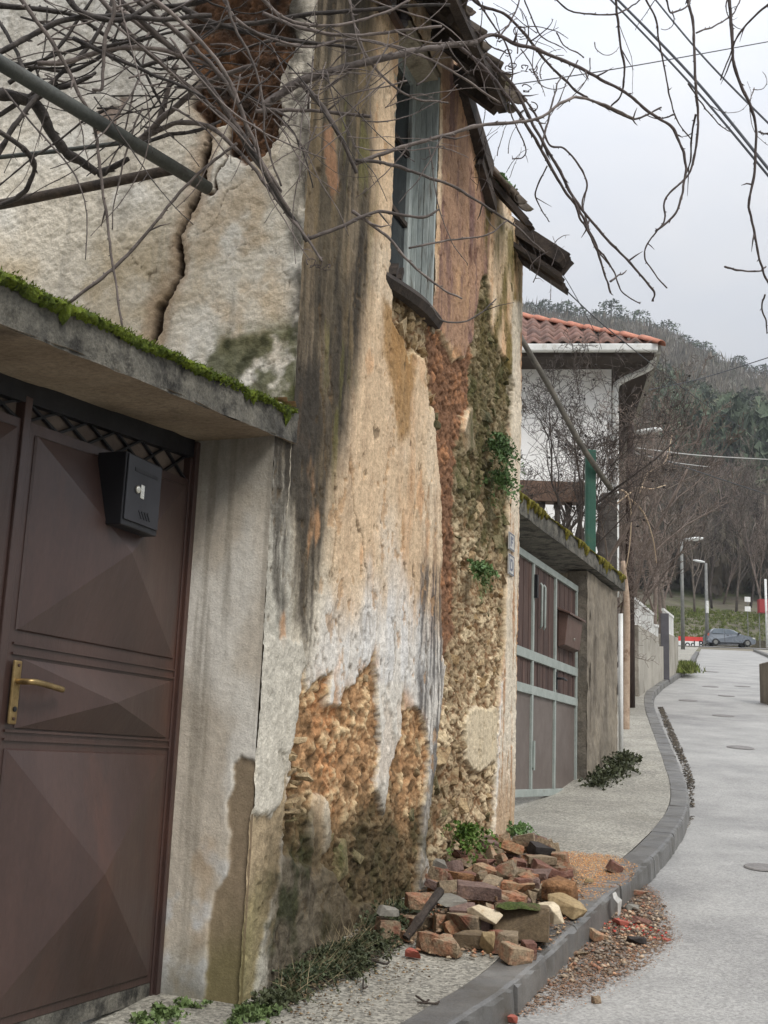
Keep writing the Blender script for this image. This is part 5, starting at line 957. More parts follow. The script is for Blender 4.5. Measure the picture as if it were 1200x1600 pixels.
crumbs('heap_dust', gp2((640,1400),(690,1345),(780,1315),(860,1318),(920,1372),(915,1425),(850,1490),(720,1492),(625,1475)), 8000, .006, .016, [(168,142,112),(152,128,104),(176,140,106),(140,120,100)], .004, 20, 1.5, 0., .12)
crumbs('red_crumbs', gp2((925,1452),(985,1430),(1010,1440),(1050,1462),(1040,1478),(990,1462),(950,1462), dz=-KERB), 120, .006, .02, [(170,60,50),(190,84,70),(140,50,44)], -KERB+.006, 15, 2)
crumbs('kerb_silt', gp2((1078,1262),(1066,1200),(1048,1160),(1036,1130),(1028,1105),(1036,1105),(1052,1140),(1070,1180),(1086,1220),(1084,1262), dz=-KERB), 5200, .004, .02, [(70,64,56),(90,82,72),(56,52,46),(110,100,86)], -KERB, 16, 2.5)
crumbs('kerb_grit', gp2((1070,1275),(1040,1325),(1010,1360),(1020,1362),(1060,1318),(1086,1276), dz=-KERB), 1200, .003, .012, [(100,92,82),(130,120,106),(80,74,66)], -KERB, 17, 2.5)
crumbs('footway_litter', gp2((380,1600),(420,1540),(520,1490),(620,1480),(690,1510),(640,1560),(560,1600)), 700, .003, .012, [(110,90,66),(140,116,84),(84,70,54),(150,140,120)], .0, 18, 3)
# dead twigs and leaves on the footway
for i, pts in enumerate(([(650,1556),(664,1565)], [(652,1566),(680,1568)], [(575,1498),(602,1506)], [(568,1530),(568,1544)])):
    mb = MB(); mb.tube(spline([gpos(*p, .008) for p in pts]+[gpos(pts[-1][0]+6, pts[-1][1]-3, .01)], 4), .004, 5); o = mb.build('twig', wood_d); props(o, ['dark twig on the footway nearest the kerb, upper one', 'dark twig on the footway nearest the kerb, lower one', 'dark twig lying beside the wall weeds', 'short twig standing on the footway near the weeds'][i], 'twig', 'twigs lying on the footway')
# ================================================================== pergola pipes, grapevine, wires
def pxpath(pts, Ys): 
    Ys = np.interp(np.linspace(0, 1, len(pts)), np.linspace(0, 1, len(Ys)), Ys); return np.array([atd(*p, y) for p, y in zip(pts, Ys)])
pipem = mat('old_steel_pipe', S(58,60,57), S(80,82,77), 6, .65, .3, 60, .2, 70, c3=S(58,54,50), c3s=6)
mb = MB(); mb.tube(pxpath([(-60,62), (325,294)], [3.55, 4.56]), .0275, 12); o = mb.build('pergola_pipe', pipem, None, True); props(o, 'thick grey steel pipe slanting down to the cracked end wall', 'pipe')
mb = MB(); mb.tube(pxpath([(-60,332), (275,264)], [4.7, 4.58]), .022, 10); o = mb.build('pergola_pipe', mat('rusty_black_pipe', S(52,46,42), S(84,72,62), 16, .8, .5, 60, .35, 70, stretch=(1, 1, 1)), None, True); props(o, 'thinner rust blackened pipe lying level below the slanting one', 'pipe')
mb = MB(); mb.tube(pxpath([(-60,252), (90,236), (200,222)], [4.66, 4.6]), .010, 8); o = mb.build('pergola_rod', pipem, None, True); props(o, 'slim steel rod above the rust blackened pipe', 'rod')
vine = thing('grapevine', fpt(-.9, 1.3, -.9), 'leafless grapevine tangled over the courtyard pipes and hanging over the street', 'vine')
barkd = mat('vine_bark', S(50,46,44), S(78,72,68), 12, .9, .6, 60, .35, 60, rnd=.25, stretch=(1, 1, 1))
barkl = mat('vine_cane', S(84,76,72), S(118,108,102), 14, .85, .4, 60, .25, 60, rnd=.35)
barks = mat('vine_tip', S(70,62,60), S(92,82,78), 14, .85, .4, 60, .25, 60, rnd=.2)
vr = random.Random(21)
def cane(pts, Ys, r0, r1, ma, spur=1., wob=.006, k=9, name='cane', par=None):
    P = spline(pxpath(pts, Ys), k); n = len(P); L_ = np.r_[0, np.cumsum(np.linalg.norm(np.diff(P, axis=0), axis=1))]; sd = vr.randrange(1000)
    for a in range(3): P[:, a] += wob*fbm(L_*14+sd, np.full(n, a*7.3), 3, 5+a)
    rad = np.linspace(r0, r1, n)*(1+.18*fbm(L_*30+sd, np.zeros(n), 2, 9)); mb = MB(); mb.tube(P, rad, 6 if r0 > .006 else 5)
    s = vr.uniform(.02, .06)
    while s < L_[-1]:                              # nodes, buds and side spurs
        p = np.array([np.interp(s, L_, P[:, a]) for a in range(3)]); rr = np.interp(s, L_, rad); d = np.array([vr.gauss(0, 1) for _ in range(3)]); d /= np.linalg.norm(d); t_ = np.array([np.interp(s+.01, L_, P[:, a]) for a in range(3)])-p; d = d+t_/max(np.linalg.norm(t_), 1e-6)*.6
        l = rr*1.5+vr.uniform(.002, .007)
        if vr.random() < .10*spur: l = vr.uniform(.03, .10)
        q = [p, p+d*l*.5+np.array([0, 0, .2*l])*vr.uniform(-1, 1), p+d*l]; mb.tube(np.array(q), [max(rr*.75, .0016), max(rr*.6, .0014), .0009], 4)
        s += vr.uniform(.035, .075)
    return mb.build(name, ma, par or vine, True)
px = 1/1850
LFT = [  # (points, depths, half-widths in photo pixels)
 ([(-20,146),(20,150),(52,160),(70,185),(85,215),(105,240),(130,255),(152,272)], (4.2, 4.5), 11, 7, barkd), ([(152,272),(175,262),(200,248)], (4.5, 4.45), 7, 4, barkd), ([(45,160),(75,142),(110,132),(138,122),(150,114)], (4.3,), 7, 3, barkd),
 ([(-10,200),(25,222),(46,242),(53,262),(45,290),(25,310),(-15,326)], (4.0, 4.3), 4.5, 4, barkd), ([(205,232),(240,208),(280,192),(322,196),(352,216),(400,266),(432,312),(462,350),(482,374),(504,408)], (4.45, 4.35, 4.2), 5, 2.2, barkl),
 ([(215,222),(262,178),(305,142),(350,118),(400,100)], (4.45, 4.2), 6, 4, barkl), ([(210,228),(260,212),(310,204),(345,190)], (4.4,), 4, 3, barkd),
 ([(165,-20),(230,40),(300,105),(350,170),(382,215)], (4.0, 4.3), 5, 4.5, barkl), ([(190,-20),(250,30),(320,90),(372,160),(388,215)], (4.0, 4.25), 4.5, 4, barkl), ([(180,10),(250,62),(318,122),(360,180),(400,240),(440,300)], (4.1, 4.3), 4.5, 3, barkl), ([(215,-20),(290,40),(350,110),(385,190),(410,255),(452,330)], (3.9, 4.2), 4, 2.5, barkl), ([(150,-10),(220,70),(300,140),(370,205),(390,240),(430,290)], (4.1, 4.3), 4.5, 3, barkl), ([(380,212),(410,262),(430,300),(466,352),(480,378)], (4.25,), 5, 3, barkd),
 ([(20,-20),(62,40),(95,90),(125,150),(148,205),(160,290),(172,380),(190,516)], (3.9, 4.2), 3.6, 2.2, barkl), ([(108,475),(200,398),(290,290),(370,222)], (4.35, 4.3), 3, 2.4, barkl), ([(0,95),(60,105),(110,110),(170,82),(230,60)], (4.2,), 4, 3, barkd),
 ([(-10,250),(20,200),(50,160),(90,120),(130,82),(165,30),(180,-20)], (4.1,), 4.5, 3, barkd), ([(60,100),(110,96),(170,78),(240,76),(300,92),(340,108)], (4.1,), 5, 3, barkl), ([(-10,88),(40,60),(100,32),(180,24),(260,30),(330,22)], (4.0,), 5, 4, barkd), ([(0,8),(60,14),(120,26),(170,60),(215,95),(262,182)], (4.1, 4.4), 5, 2, barkd),
 ([(100,-10),(130,20),(180,32),(220,20),(260,-10)], (4.0,), 6, 4, barkd), ([(175,-10),(180,20),(166,50),(164,80),(160,110),(158,140),(146,140)], (3.95,), 4, 3, barkl), ([(40,120),(30,90),(10,50),(-10,20)], (4.,), 4, 3, barkd), ([(275,100),(262,140),(250,180),(240,200)], (4.5,), 5, 4, barkl), ([(235,60),(220,110),(205,160),(190,220),(165,270)], (4.35,), 2, 1.4, barkl),
 ([(410,165),(470,128),(540,105),(617,86),(680,74),(745,66)], (4.3, 4.35, 4.6), 8, 4.5, barkl), ([(400,172),(440,172),(500,174),(580,182)], (4.3,), 3.4, 3, barkl), ([(470,130),(505,170),(530,210),(545,240),(556,270)], (4.25,), 5, 3, barkl), ([(556,255),(629,229),(693,213),(747,197),(800,192),(843,184),(880,160),(905,152),(950,166),(990,184)], (4.35, 4.5, 4.8), 3.6, 2, barkl),
 ([(480,374),(530,356),(580,334),(600,330),(629,338),(667,338),(686,328)], (4.25, 4.4), 3.6, 2, barkl), ([(556,252),(600,254),(656,272),(704,290),(763,325),(810,357),(850,395)], (4.3, 4.7), 3.2, 1.6, barkl), ([(550,330),(600,366),(640,410),(690,450),(722,466)], (4.35,), 2.8, 1.5, barkl), ([(640,388),(700,375),(760,368),(792,345)], (4.5,), 2, 1.2, barkl), ([(672,480),(690,500),(720,505),(748,492),(775,466)], (4.6,), 1.8, 1.2, barkl),
 ([(410,20),(470,45),(540,55),(610,50),(690,40)], (4.3,), 3.4, 2.4, barkl), ([(400,-10),(450,30),(520,40),(600,20),(640,0)], (4.2,), 3.2, 2.2, barkl), ([(430,70),(500,68),(560,62),(640,80),(720,120),(780,160)], (4.35, 4.7), 3, 1.8, barkl), ([(545,-10),(560,60),(590,110),(640,150),(700,160)], (4.4,), 2.8, 1.6, barkl), ([(350,-10),(365,40),(392,90),(410,150),(415,220),(440,290)], (4.1,), 3, 1.8, barkl), ([(345,-10),(380,40),(470,72),(540,62)], (4.2,), 3, 2, barkl)]
for pts, Ys, a, b, ma in LFT: Ym = sum(Ys)/len(Ys); cane(pts, Ys if len(Ys) > 1 else (Ys[0]-.05, Ys[0]+.05), a*Ym*px, b*Ym*px, ma)
RGT = [([(745,66),(767,54),(804,67),(837,77),(883,96),(933,121),(983,148),(1017,177),(1050,200),(1065,229),(1071,267),(1065,308),(1054,337),(1025,362)], 3.4, 1.8), ([(720,-20),(750,8),(787,21),(817,50),(854,96),(879,121),(912,150),(946,167),(987,185),(1008,181),(1033,167)], 3, 1.8),
 ([(700,60),(745,95),(783,137),(817,187),(846,233),(879,292),(908,333),(927,375),(942,417),(954,458)], 3.6, 1.6), ([(760,90),(804,137),(833,196),(867,254),(896,308),(925,346),(962,387),(992,421),(1021,454),(1019,471)], 3, 1.6), ([(800,130),(837,179),(858,225),(880,232),(904,258),(917,287),(910,317),(921,358),(933,392),(958,421),(971,454),(1000,475)], 2.2, 1.3),
 ([(1070,-20),(1083,42),(1087,125),(1090,179),(1087,233),(1075,275),(1042,308),(1037,346),(1025,362),(1008,392),(1017,421),(1042,450)], 2.8, 1.2), ([(1138,-20),(1144,62),(1148,108),(1171,162),(1181,196),(1181,250),(1171,312),(1179,367),(1192,421),(1204,450)], 3, 1.8), ([(860,-10),(887,15),(917,21),(958,23),(990,8),(1010,-10)], 1.8, 1.6),
 ([(962,-10),(967,50),(975,108),(971,146),(954,167)], 2.6, 1.6), ([(1000,-20),(1025,33),(1029,62),(1042,125),(1054,179),(1079,217)], 2, 1.2), ([(1210,0),(1171,33),(1150,62),(1142,83),(1125,125)], 2, 1.2), ([(1087,50),(1117,40),(1146,21),(1160,-10)], 1.8, 1.4), ([(1133,417),(1158,423),(1187,423),(1197,416)], 2, 1.4), ([(854,260),(837,300),(846,329),(857,346)], 1.5, .9),
 ([(870,50),(880,70),(905,84),(912,90),(900,80)], 1.4, .9), ([(820,0),(835,40),(850,60),(880,75)], 1.5, 1.), ([(1087,179),(1080,215),(1078,250),(1070,275)], 2, 1.2), ([(780,60),(800,30),(812,0),(820,-20)], 2, 1.6), ([(740,-10),(765,30),(790,70),(800,110),(796,170),(820,225),(818,245),(800,248)], 1.8, 1.1), ([(846,233),(858,180),(870,135),(880,118)], 2, 1.3), ([(896,308),(905,340),(918,360),(930,385),(945,400),(960,425)], 2.2, 1.2),
 ([(1054,179),(1030,185),(1010,180)], 1.6, 1.), ([(954,440),(968,430),(978,422)], 2, 1.), ([(1040,0),(1050,20),(1075,8),(1082,-10)], 1.8, 1.4), ([(1196,460),(1190,480),(1197,500),(1198,520)], 1.8, 1.2), ([(1185,205),(1200,210)], 1.8, 1.6), ([(1075,130),(1095,160),(1120,190),(1140,205)], 1.5, .9)]
for i, (pts, a, b) in enumerate(RGT): y0 = 4.7+.9*((i*37) % 10)/10; cane(pts, (y0, y0+.25), a*5*px, b*5*px, barks, 1.3)
# random thinner canes of the tangle: each grows from a thicker one
def rcane(x, y, an, L_, r, Y, ma, curl=.5):
    pts = []; c = vr.gauss(0, curl)
    for k in range(7): pts.append((x, y)); an += c*.25+vr.gauss(0, .12); x += math.cos(an)*L_/6; y += math.sin(an)*L_/6
    cane(pts, (Y, Y+vr.uniform(-.15, .15)), r*Y*px, .5*r*Y*px, ma, 1., .004, 5, 'side_shoot')
for i in range(60): rcane(vr.uniform(-20, 400), vr.uniform(-30, 170), vr.choice((.3, -.4, 2.6, .9, -.2, 1.4))+vr.gauss(0, .4), vr.uniform(90, 320), vr.uniform(.9, 2.5), vr.uniform(3.9, 4.4), barkl if vr.random() < .6 else barkd)
for i in range(60): rcane(vr.uniform(380, 700), vr.uniform(-20, 230), vr.choice((.3, 1.3, 1.8, 2.6, -.4))+vr.gauss(0, .5), vr.uniform(60, 240), vr.uniform(.7, 1.7), vr.uniform(4.1, 4.35), barkl)
for i in range(24): rcane(vr.uniform(740, 850), vr.uniform(-20, 150), vr.uniform(0, 6.3), vr.uniform(40, 110), vr.uniform(.8, 1.4), vr.uniform(4.6, 5.3), barks, 1.3)
for i in range(10): rcane(vr.uniform(880, 1200), vr.uniform(-20, 180), vr.uniform(.6, 2.4), vr.uniform(40, 120), vr.uniform(.7, 1.3), vr.uniform(4.9, 5.6), barks, 1.0)
for i in range(12): rcane(vr.uniform(740, 800), vr.uniform(195, 300), -1.4+vr.gauss(0, .3), vr.uniform(40, 90), vr.uniform(.6, 1.), 6.6, barks, .4)
for i in range(8): rcane(vr.uniform(815, 885), vr.uniform(380, 470), vr.uniform(-1.9, -1.2), vr.uniform(30, 60), vr.uniform(.6, 1.), 7.6, barks, .4)
for i in range(13): rcane(vr.uniform(-60, 330), vr.uniform(-30, 130), vr.choice((.15, -.2, 2.9, .5, -.5))+vr.gauss(0, .3), vr.uniform(200, 420), vr.uniform(2.6, 5.2), vr.uniform(4.0, 4.4), barkd, .35)
# curled tendrils
for i in range(12):
    cx, cy, Y = (vr.uniform(760, 850), vr.uniform(40, 170), 5.) if i < 9 else ((vr.uniform(480, 520), vr.uniform(405, 420), 4.2) if i < 12 else (vr.uniform(940, 1080), vr.uniform(280, 430), 5.2)); s = vr.uniform(6, 13); a0 = vr.uniform(0, 6.3); tw = vr.choice((-1, 1))
    pts = [(cx+s*(1-k/16)*math.cos(a0+tw*k*.75)+k*vr.uniform(-.6, .6), cy+s*(1-k/16)*.8*math.sin(a0+tw*k*.75)+k*.8) for k in range(12)]; cane(pts, (Y, Y+.03), 1.1*Y*px, .6*Y*px, barks, 0, .001, 3, 'tendril')
# overhead wires
wirem = mat('black_cable', S(46,48,52), S(58,60,64), 5, .6, 0, 10, .1, 40)
def wire(pts, Ys, r, label, ma=wirem):
    P = spline(pxpath(pts, Ys), 10); mb = MB(); mb.tube(P, r, 6); o = mb.build('overhead_wire', ma, None, True); props(o, label, 'wire')
wire([(930,-36), (1080,118), (1230,300)], (8.5, 7.5, 6.5), .0095, 'thickest dark overhead cable crossing the upper right sky, upper of a close pair')
wire([(926,-30), (1076,128), (1230,310)], (8.5, 7.5, 6.5), .0075, 'dark overhead cable running just below the thickest one')
wire([(1000,-30), (1100,90), (1240,232)], (9, 8, 7), .007, 'single dark overhead cable to the right of the close pair')
wire([(760,138), (960,108), (1240,58)], (7.5, 8, 9), .004, 'thin wire stretching from the eaves to the upper right edge')
wire([(870,440), (960,522), (1100,630), (1240,720)], (8.2, 12, 16, 20), .0055, 'thin wire sloping from the rafter ends down past the white house')
wire([(1000,612), (1100,590), (1240,546)], (22, 24, 26), .012, 'thin wire in front of the hillside rising to the right')
lightw = mat('pale_cable', S(170,170,166), S(186,186,182), 5, .6, 0, 10, .05, 40)
wire([(994,700), (1100,712), (1240,720)], (20, 26, 32), .012, 'pale cable spanning from the timber lamp post to the right', lightw)
wire([(994,704), (1100,740), (1240,786)], (20, 26, 32), .012, 'dark wire dropping from the timber lamp post to the right')
wire([(994,708), (1050,722), (1110,730)], (20, 24, 28), .010, 'short pale wire below the pale cable', lightw)
wire([(838,390), (880,430), (930,520), (940,545)], (8.2, 10, 13, 16), .004, 'very thin wire hanging from the roof edge to the white gutter')
# ================================================================== plants on and along the walls
def leafmat(n, a, b): return mat(n, S(*a), S(*b), 18, .6, .2, 60, .3, 60, rnd=.2, spec=.3)
lf1, lf2, lf3 = leafmat('fern_leaf', (74,100,58), (104,130,80)), leafmat('weed_leaf', (52,58,38), (80,84,58)), leafmat('ivy_leaf', (50,58,40), (78,86,58))
def plant(name, base, nrm_, n, h, leaf, ma, label, cat='plant', spread=1., droop=.4, seed=0, group=None, per=9, nst=None):
    r = np.random.default_rng(seed); base = np.asarray(base, float); t = thing(name, base, label, cat, group); ms = MB(); V = []; Fc = []
    for i in range(n):
        d = np.asarray(nrm_)*1.0+r.normal(0, .55*spread, 3); d /= np.linalg.norm(d); l = h*r.uniform(.5, 1.1); b0 = base+(r.normal(0, .02*spread, 3)*[1, 1, .6] if spread < 1.4 else U*r.normal(0, .085)+NRM*abs(r.normal(0, .04)))
        P = np.array([b0+d*l*f+np.array([0, 0, -droop*l*f*f]) for f in np.linspace(0, 1, 5)]); ms.tube(P, np.linspace(.0025, .001, 5), 3, False)
        for k in range(per):
            f = r.uniform(.2, 1); p = np.array([np.interp(f, np.linspace(0, 1, 5), P[:, a]) for a in range(3)]); ld = r.normal(0, 1, 3)+d*.5; ld /= np.linalg.norm(ld); sdv = np.cross(ld, r.normal(0, 1, 3)); sdv /= np.linalg.norm(sdv); up_ = np.cross(sdv, ld); s = leaf*r.uniform(.5, 1.2); j = len(V)
            V += [p, p+ld*s*.5+sdv*s*.36+up_*s*.08, p+ld*s*.55-up_*s*.04, p+ld*s*.5-sdv*s*.36+up_*s*.08, p+ld*s]; Fc += [(j, j+1, j+2), (j, j+2, j+3), (j+1, j+4, j+2), (j+2, j+4, j+3)]
    ms.build('stems', ma, t); o = obj('leaves', V, np.array(Fc), ma, t); return t
def wallp(x, y, off=.03): return fpt(*fac(x, y), off)
for i, (x, y, n, h, lab) in enumerate(((762,700,46,.24,'large feathery green plant growing from the rubble wall'), (765,750,30,.2,'lower tuft of the feathery plant on the rubble wall'), (732,890,34,.17,'smaller green tuft in the rubble wall below the feathery one'), (706,1305,46,.26,'bushy green plant at the wall foot behind the rubble heap'), (795,1296,30,.2,'low green plant at the far corner of the stone house'), (770,285,20,.12,'green moss tuft on top of the broken wall'))):
    plant('wall_plant', wallp(x, y), NRM*.7+Z*.5, n, h, .028, lf1 if i != 3 else leafmat('bush_leaf', (66,92,34), (96,120,52)), lab, spread=.9, droop=.7, seed=60+i, per=14)
wl = ['broad leaved weed at the foot of the peeled pier', 'weed clump where the pier meets the street wall', 'dense dark weed clump left below the mossy wall base', 'grey green weed clump in the middle of the wall foot', 'trailing weed clump in front of the mossy wall base', 'weed clump next to the leftmost brick half', 'ivy clump on the wall base behind the charred stick', 'tall dark ivy clump above the leftmost brick half', 'small weed in front of the brown gate threshold', 'low weed at the left corner of the brown gate threshold', 'weed clump spreading on the footway below the wall']
for i, (t, off, n, h, lf_) in enumerate(((-.06,.05,70,.09,.024), (.12,.06,110,.10,.02), (.42,.05,190,.15,.016), (.72,.06,210,.18,.016), (.98,.12,190,.17,.015), (1.28,.07,150,.17,.015), (1.5,.05,110,.2,.018), (1.32,.03,110,.26,.018), (-.22,-.22,60,.08,.022), (-.75,-.26,40,.06,.018), (.6,.16,150,.10,.015))):
    b = fpt(t, 0, off); b[2] = float(pave(b[1]))+.005; plant('weed', b, Z*.8+NRM*.35, n, h, lf_, (lf2, lf3)[i in (2, 6, 7)] if i not in (0, 8) else leafmat('broad_weed', (86,104,60), (116,134,84)), wl[i], 'weed', 2.2, .8, 80+i, 'weeds along the wall foot', 14)
for i, (q, n, h, lab) in enumerate(((3.1, 80, .34, 'weed clump halfway along the concrete wall foot'), (2.3, 70, .22, 'weed clump at the pier foot beside the green framed gate'), (3.7, 60, .24, 'weed clump at the far end of the concrete wall foot'), (2.7, 60, .26, 'weed clump between the two larger ones at the concrete wall'))):
    b = gpt(q, 0, .08); b[2] = float(pave(b[1])); plant('weed', b, Z*.7+gn*.5, n, h, .04, lf2, lab, 'weed', 1.6, .6, 120+i, 'weeds along the concrete wall')

dry = mat('dry_stem', S(150,134,104), S(172,156,124), 9, .9, .1, 30, .2, 40)
dr_ = np.random.default_rng(31); V = []
for k in range(420):
    t = dr_.uniform(.15, 1.55); b = fpt(t, 0, .03+abs(dr_.normal(0, .06))); b[2] = pave(b[1]); d = dr_.normal(0, .6, 3)*[1, 1, 0]+NRM*.5+Z*dr_.uniform(.2, 1.1); d /= np.linalg.norm(d); l = dr_.uniform(.04, .17); s = np.cross(d, dr_.normal(0, 1, 3)); s *= .0016/np.linalg.norm(s); V += [b-s, b+s, b+d*l]
obj('dry_stalks', V, np.arange(len(V)).reshape(-1, 3), dry, None, kind='stuff')
soilp = [fpt(t, 0, o_)[:2] for t, o_ in ((-.1, .02), (-.1, .14), (.3, .2), (.7, .27), (1.1, .26), (1.5, .2), (1.9, .1), (1.9, -.02), (1., -.02), (.3, -.02))]
crumbs('dark_soil', soilp, 6000, .003, .012, [(62,54,42),(78,68,52),(52,46,36),(96,84,64),(74,74,46)], .0, 41, 2.2)
# ================================================================== bare trees and shrubs
def gen_tree(seed, H, r0_, lv=4, kids=(5, 5, 5, 4), ang=.75, up_=.25, wob=.16, first=.25, lenf=.55, tip=.004):
    r = np.random.default_rng(seed); tr, cr_ = MB(), MB()
    def grow(p, d, L_, rad, l):
        n = 6 if l == 0 else (5 if l < 2 else 4); P = [p]; q = d.copy()
        for k in range(n-1): q = q+r.normal(0, wob*(1+.3*l), 3)+np.array([0, 0, up_*.25]); q /= np.linalg.norm(q); P.append(P[-1]+q*L_/(n-1))
        P = np.array(P); rr = np.linspace(rad, max(rad*.35, tip), n); (tr if l == 0 else cr_).tube(P, rr, 7 if l == 0 else (5 if l == 1 else 3), l < 1)
        if l >= lv: return
        for k in range(kids[l]):
            f = first+(1-first)*(k+r.random())/kids[l] if l == 0 else .2+.8*(k+r.random())/kids[l]; a = np.array([np.interp(f, np.linspace(0, 1, n), P[:, i]) for i in range(3)]); s = r.normal(0, 1, 3); s -= s@d*d; s /= np.linalg.norm(s); c = d*math.cos(ang)+s*math.sin(ang)+np.array([0, 0, up_]); c /= np.linalg.norm(c)
            grow(a, c, L_*lenf*r.uniform(.7, 1.2)*(1-.3*f), max(np.interp(f, np.linspace(0, 1, n), rr)*.6, tip), l+1)
    grow(np.zeros(3), np.array([r.normal(0, .06), r.normal(0, .06), 1.]), H, r0_, 0); return tr.out(), cr_.out()
tb1 = mat('bare_tree_bark', S(92,84,76), S(118,108,98), 3, .9, .4, 12, .25, 20, rnd=.25); tb2 = mat('reddish_twigs', S(108,96,88), S(134,120,110), 3, .9, .3, 12, .25, 20, rnd=.2); tb3 = mat('dark_twigs', S(66,58,54), S(88,80,74), 3, .9, .3, 12, .25, 20, rnd=.2)
TV = []
for i in range(5):
    a, b = gen_tree(300+i, 9, .115, 4, (9, 6, 5, 4), .7, .22, .12, .2, .5, .012); TV.append((mesh('trunk', *a, True), mesh('crown', *b, True)))
def tree(name, loc, sc, var, ma, label, group=None, rz=0.):
    t = thing(name, loc, label, 'tree', group); t.rotation_euler = (0, 0, rz); t.scale = (sc, sc, sc)
    for nm, me in zip(('trunk', 'crown'), TV[var]):
        key = (me.name, ma.name)
        if key not in _mc: _mc[key] = copy_mat(me, ma)
        o = bpy.data.objects.new(nm, _mc[key]); COL.objects.link(o); o.parent = t
    return t
tr_ = random.Random(5)
near = [(1005,24.5,.55,tb2,'reddish bare shrub tree behind the nearest garden wall'), (1028,29,.62,tb2,'reddish bare tree behind the second garden wall'), (1050,36,.72,tb2,'reddish bare tree left of the slim grey lamp post'), (1072,46,.85,tb1,'bare grey tree right of the slim grey lamp post'), (1015,38,.9,tb1,'tall bare tree behind the reddish shrubs'), (1062,55,.95,tb2,'brownish bare tree behind the slim grey lamp post')]
for i, (x, Y, sc, ma, lab) in enumerate(near):
    b = atd(x, 1000, Y); tree('bare_tree', (b[0]-.9, Y, float(pave(Y))-.2), sc, i % 5, ma, lab, 'bare trees along the street', i*1.3)
wood = [(1085,119,1.2),(1112,122,1.3),(1130,125,1.15),(1150,121,1.35),(1172,124,1.3),(1190,120,1.2),(1215,123,1.4),(1098,130,1.5),(1142,134,1.55),(1182,132,1.5),(1120,142,1.6),(1160,146,1.6),(1205,140,1.5),(1070,134,1.5),(1050,126,1.3),(1240,128,1.4)]
for i, (x, Y, sc) in enumerate(wood):
    b = atd(x, 950, Y); z = float(terr(np.array([b[0]]), np.array([Y*1.]))[0])-.2
    tree('bare_tree', (b[0], Y, z), sc*.95, (i*3) % 5, (tb1, tb3, tb2)[i % 3], 'tall bare tree on the slope behind the parked car, %s' % ('leftmost lamp side', 'second left of the lamp', 'just right of the far lamp', 'above the car roof', 'above the car bonnet', 'near the right edge', 'cut by the right edge', 'second row behind the lamp', 'second row above the car', 'second row near the right edge', 'third row above the car', 'third row right of the car', 'third row at the right edge', 'second row left of the lamp', 'farthest left by the garden walls', 'beyond the right edge')[i], 'bare trees behind the parked car', i*.9)
# twiggy shrub with dried berries in front of the white house
def shrub(name, base, H, seed, ma, label, berries=0, kids=(8, 6, 5, 4), ang=.85, rad=.022, lv=4, tip=.0026):
    a, b = gen_tree(seed, H, rad, lv, kids, ang, .3, .22, .05, .6, tip); t = thing(name, base, label, 'shrub'); base = np.asarray(base)
    obj('stem', a[0]+base, a[1], ma, t, True); obj('twigs', b[0]+base, b[1], ma, t, True)
    if berries:
        r = random.Random(seed); me = bpy.data.meshes.new('berry'); bm = bmesh.new(); bmesh.ops.create_icosphere(bm, subdivisions=1, radius=.016); bm.to_mesh(me); bm.free(); me.materials.append(char)
        for k in range(berries): v = b[0][r.randrange(len(b[0]))]+base; inst('berry', me, v, (0, 0, 0), r.uniform(.7, 1.2), t)
sb = atd(850, 850, 13.4); shrub('twiggy_shrub', (sb[0], 13.4, sb[2]-.5), 2.5, 411, tb3, 'dark twiggy shrub with dried berries before the white house, left one', 36)
sb = atd(905, 860, 13.6); shrub('twiggy_shrub', (sb[0], 13.6, sb[2]-.5), 2.1, 412, tb3, 'dark twiggy shrub with dried berries beside the green post', 26)
sb = atd(835, 840, 12.8); shrub('twiggy_shrub', (sb[0], 12.8, sb[2]-.5), 1.4, 415, tb3, 'low twiggy shrub right behind the mossy slab', 14)
sb = atd(880, 850, 13.9); shrub('twiggy_shrub', (sb[0], 13.9, sb[2]-.5), 2.3, 421, tb3, 'tallest twiggy shrub between its two neighbours before the white house', 20)
sb = atd(940, 850, 14.2); shrub('twiggy_shrub', (sb[0], 14.2, sb[2]-.5), 1.9, 422, tb2, 'brown twiggy shrub just left of the dark square pier', 8)
sb = atd(990, 960, 19.0); shrub('bramble', (sb[0]-.35, 19.0, 1.2), 2.6, 413, tb2, 'reddish brown bramble thicket around the timber lamp post', 0, (9, 7, 6, 4), 1.0, .04)
sb = atd(1010, 960, 22.0); shrub('bramble', (sb[0]-.9, 24.2, 1.8), 2.6, 414, tb2, 'reddish bramble thicket overhanging the nearest garden wall', 0, (9, 7, 6, 4), 1.0, .04)
pale = mat('pale_runner', S(168,146,122), S(186,166,140), 6, .85, .2, 30, .15, 30)
bq = thing('pale_runner', atd(970, 790, 15.5), 'pale arching bare runners beside the dark square pier', 'vine')
for pts in ([(930,815),(960,790),(985,770),(1000,762),(1018,764),(1040,758)], [(968,765),(980,772),(986,800),(984,850),(975,900),(960,935)], [(985,780),(1005,800),(1020,840),(1026,880)], [(1000,770),(1012,740),(1040,720),(1050,680)]):
    P = spline(pxpath(pts, (15.2, 15.6)), 6); mb = MB(); mb.tube(P, np.linspace(.013, .006, len(P)), 5); mb.build('runner', pale, bq, True)
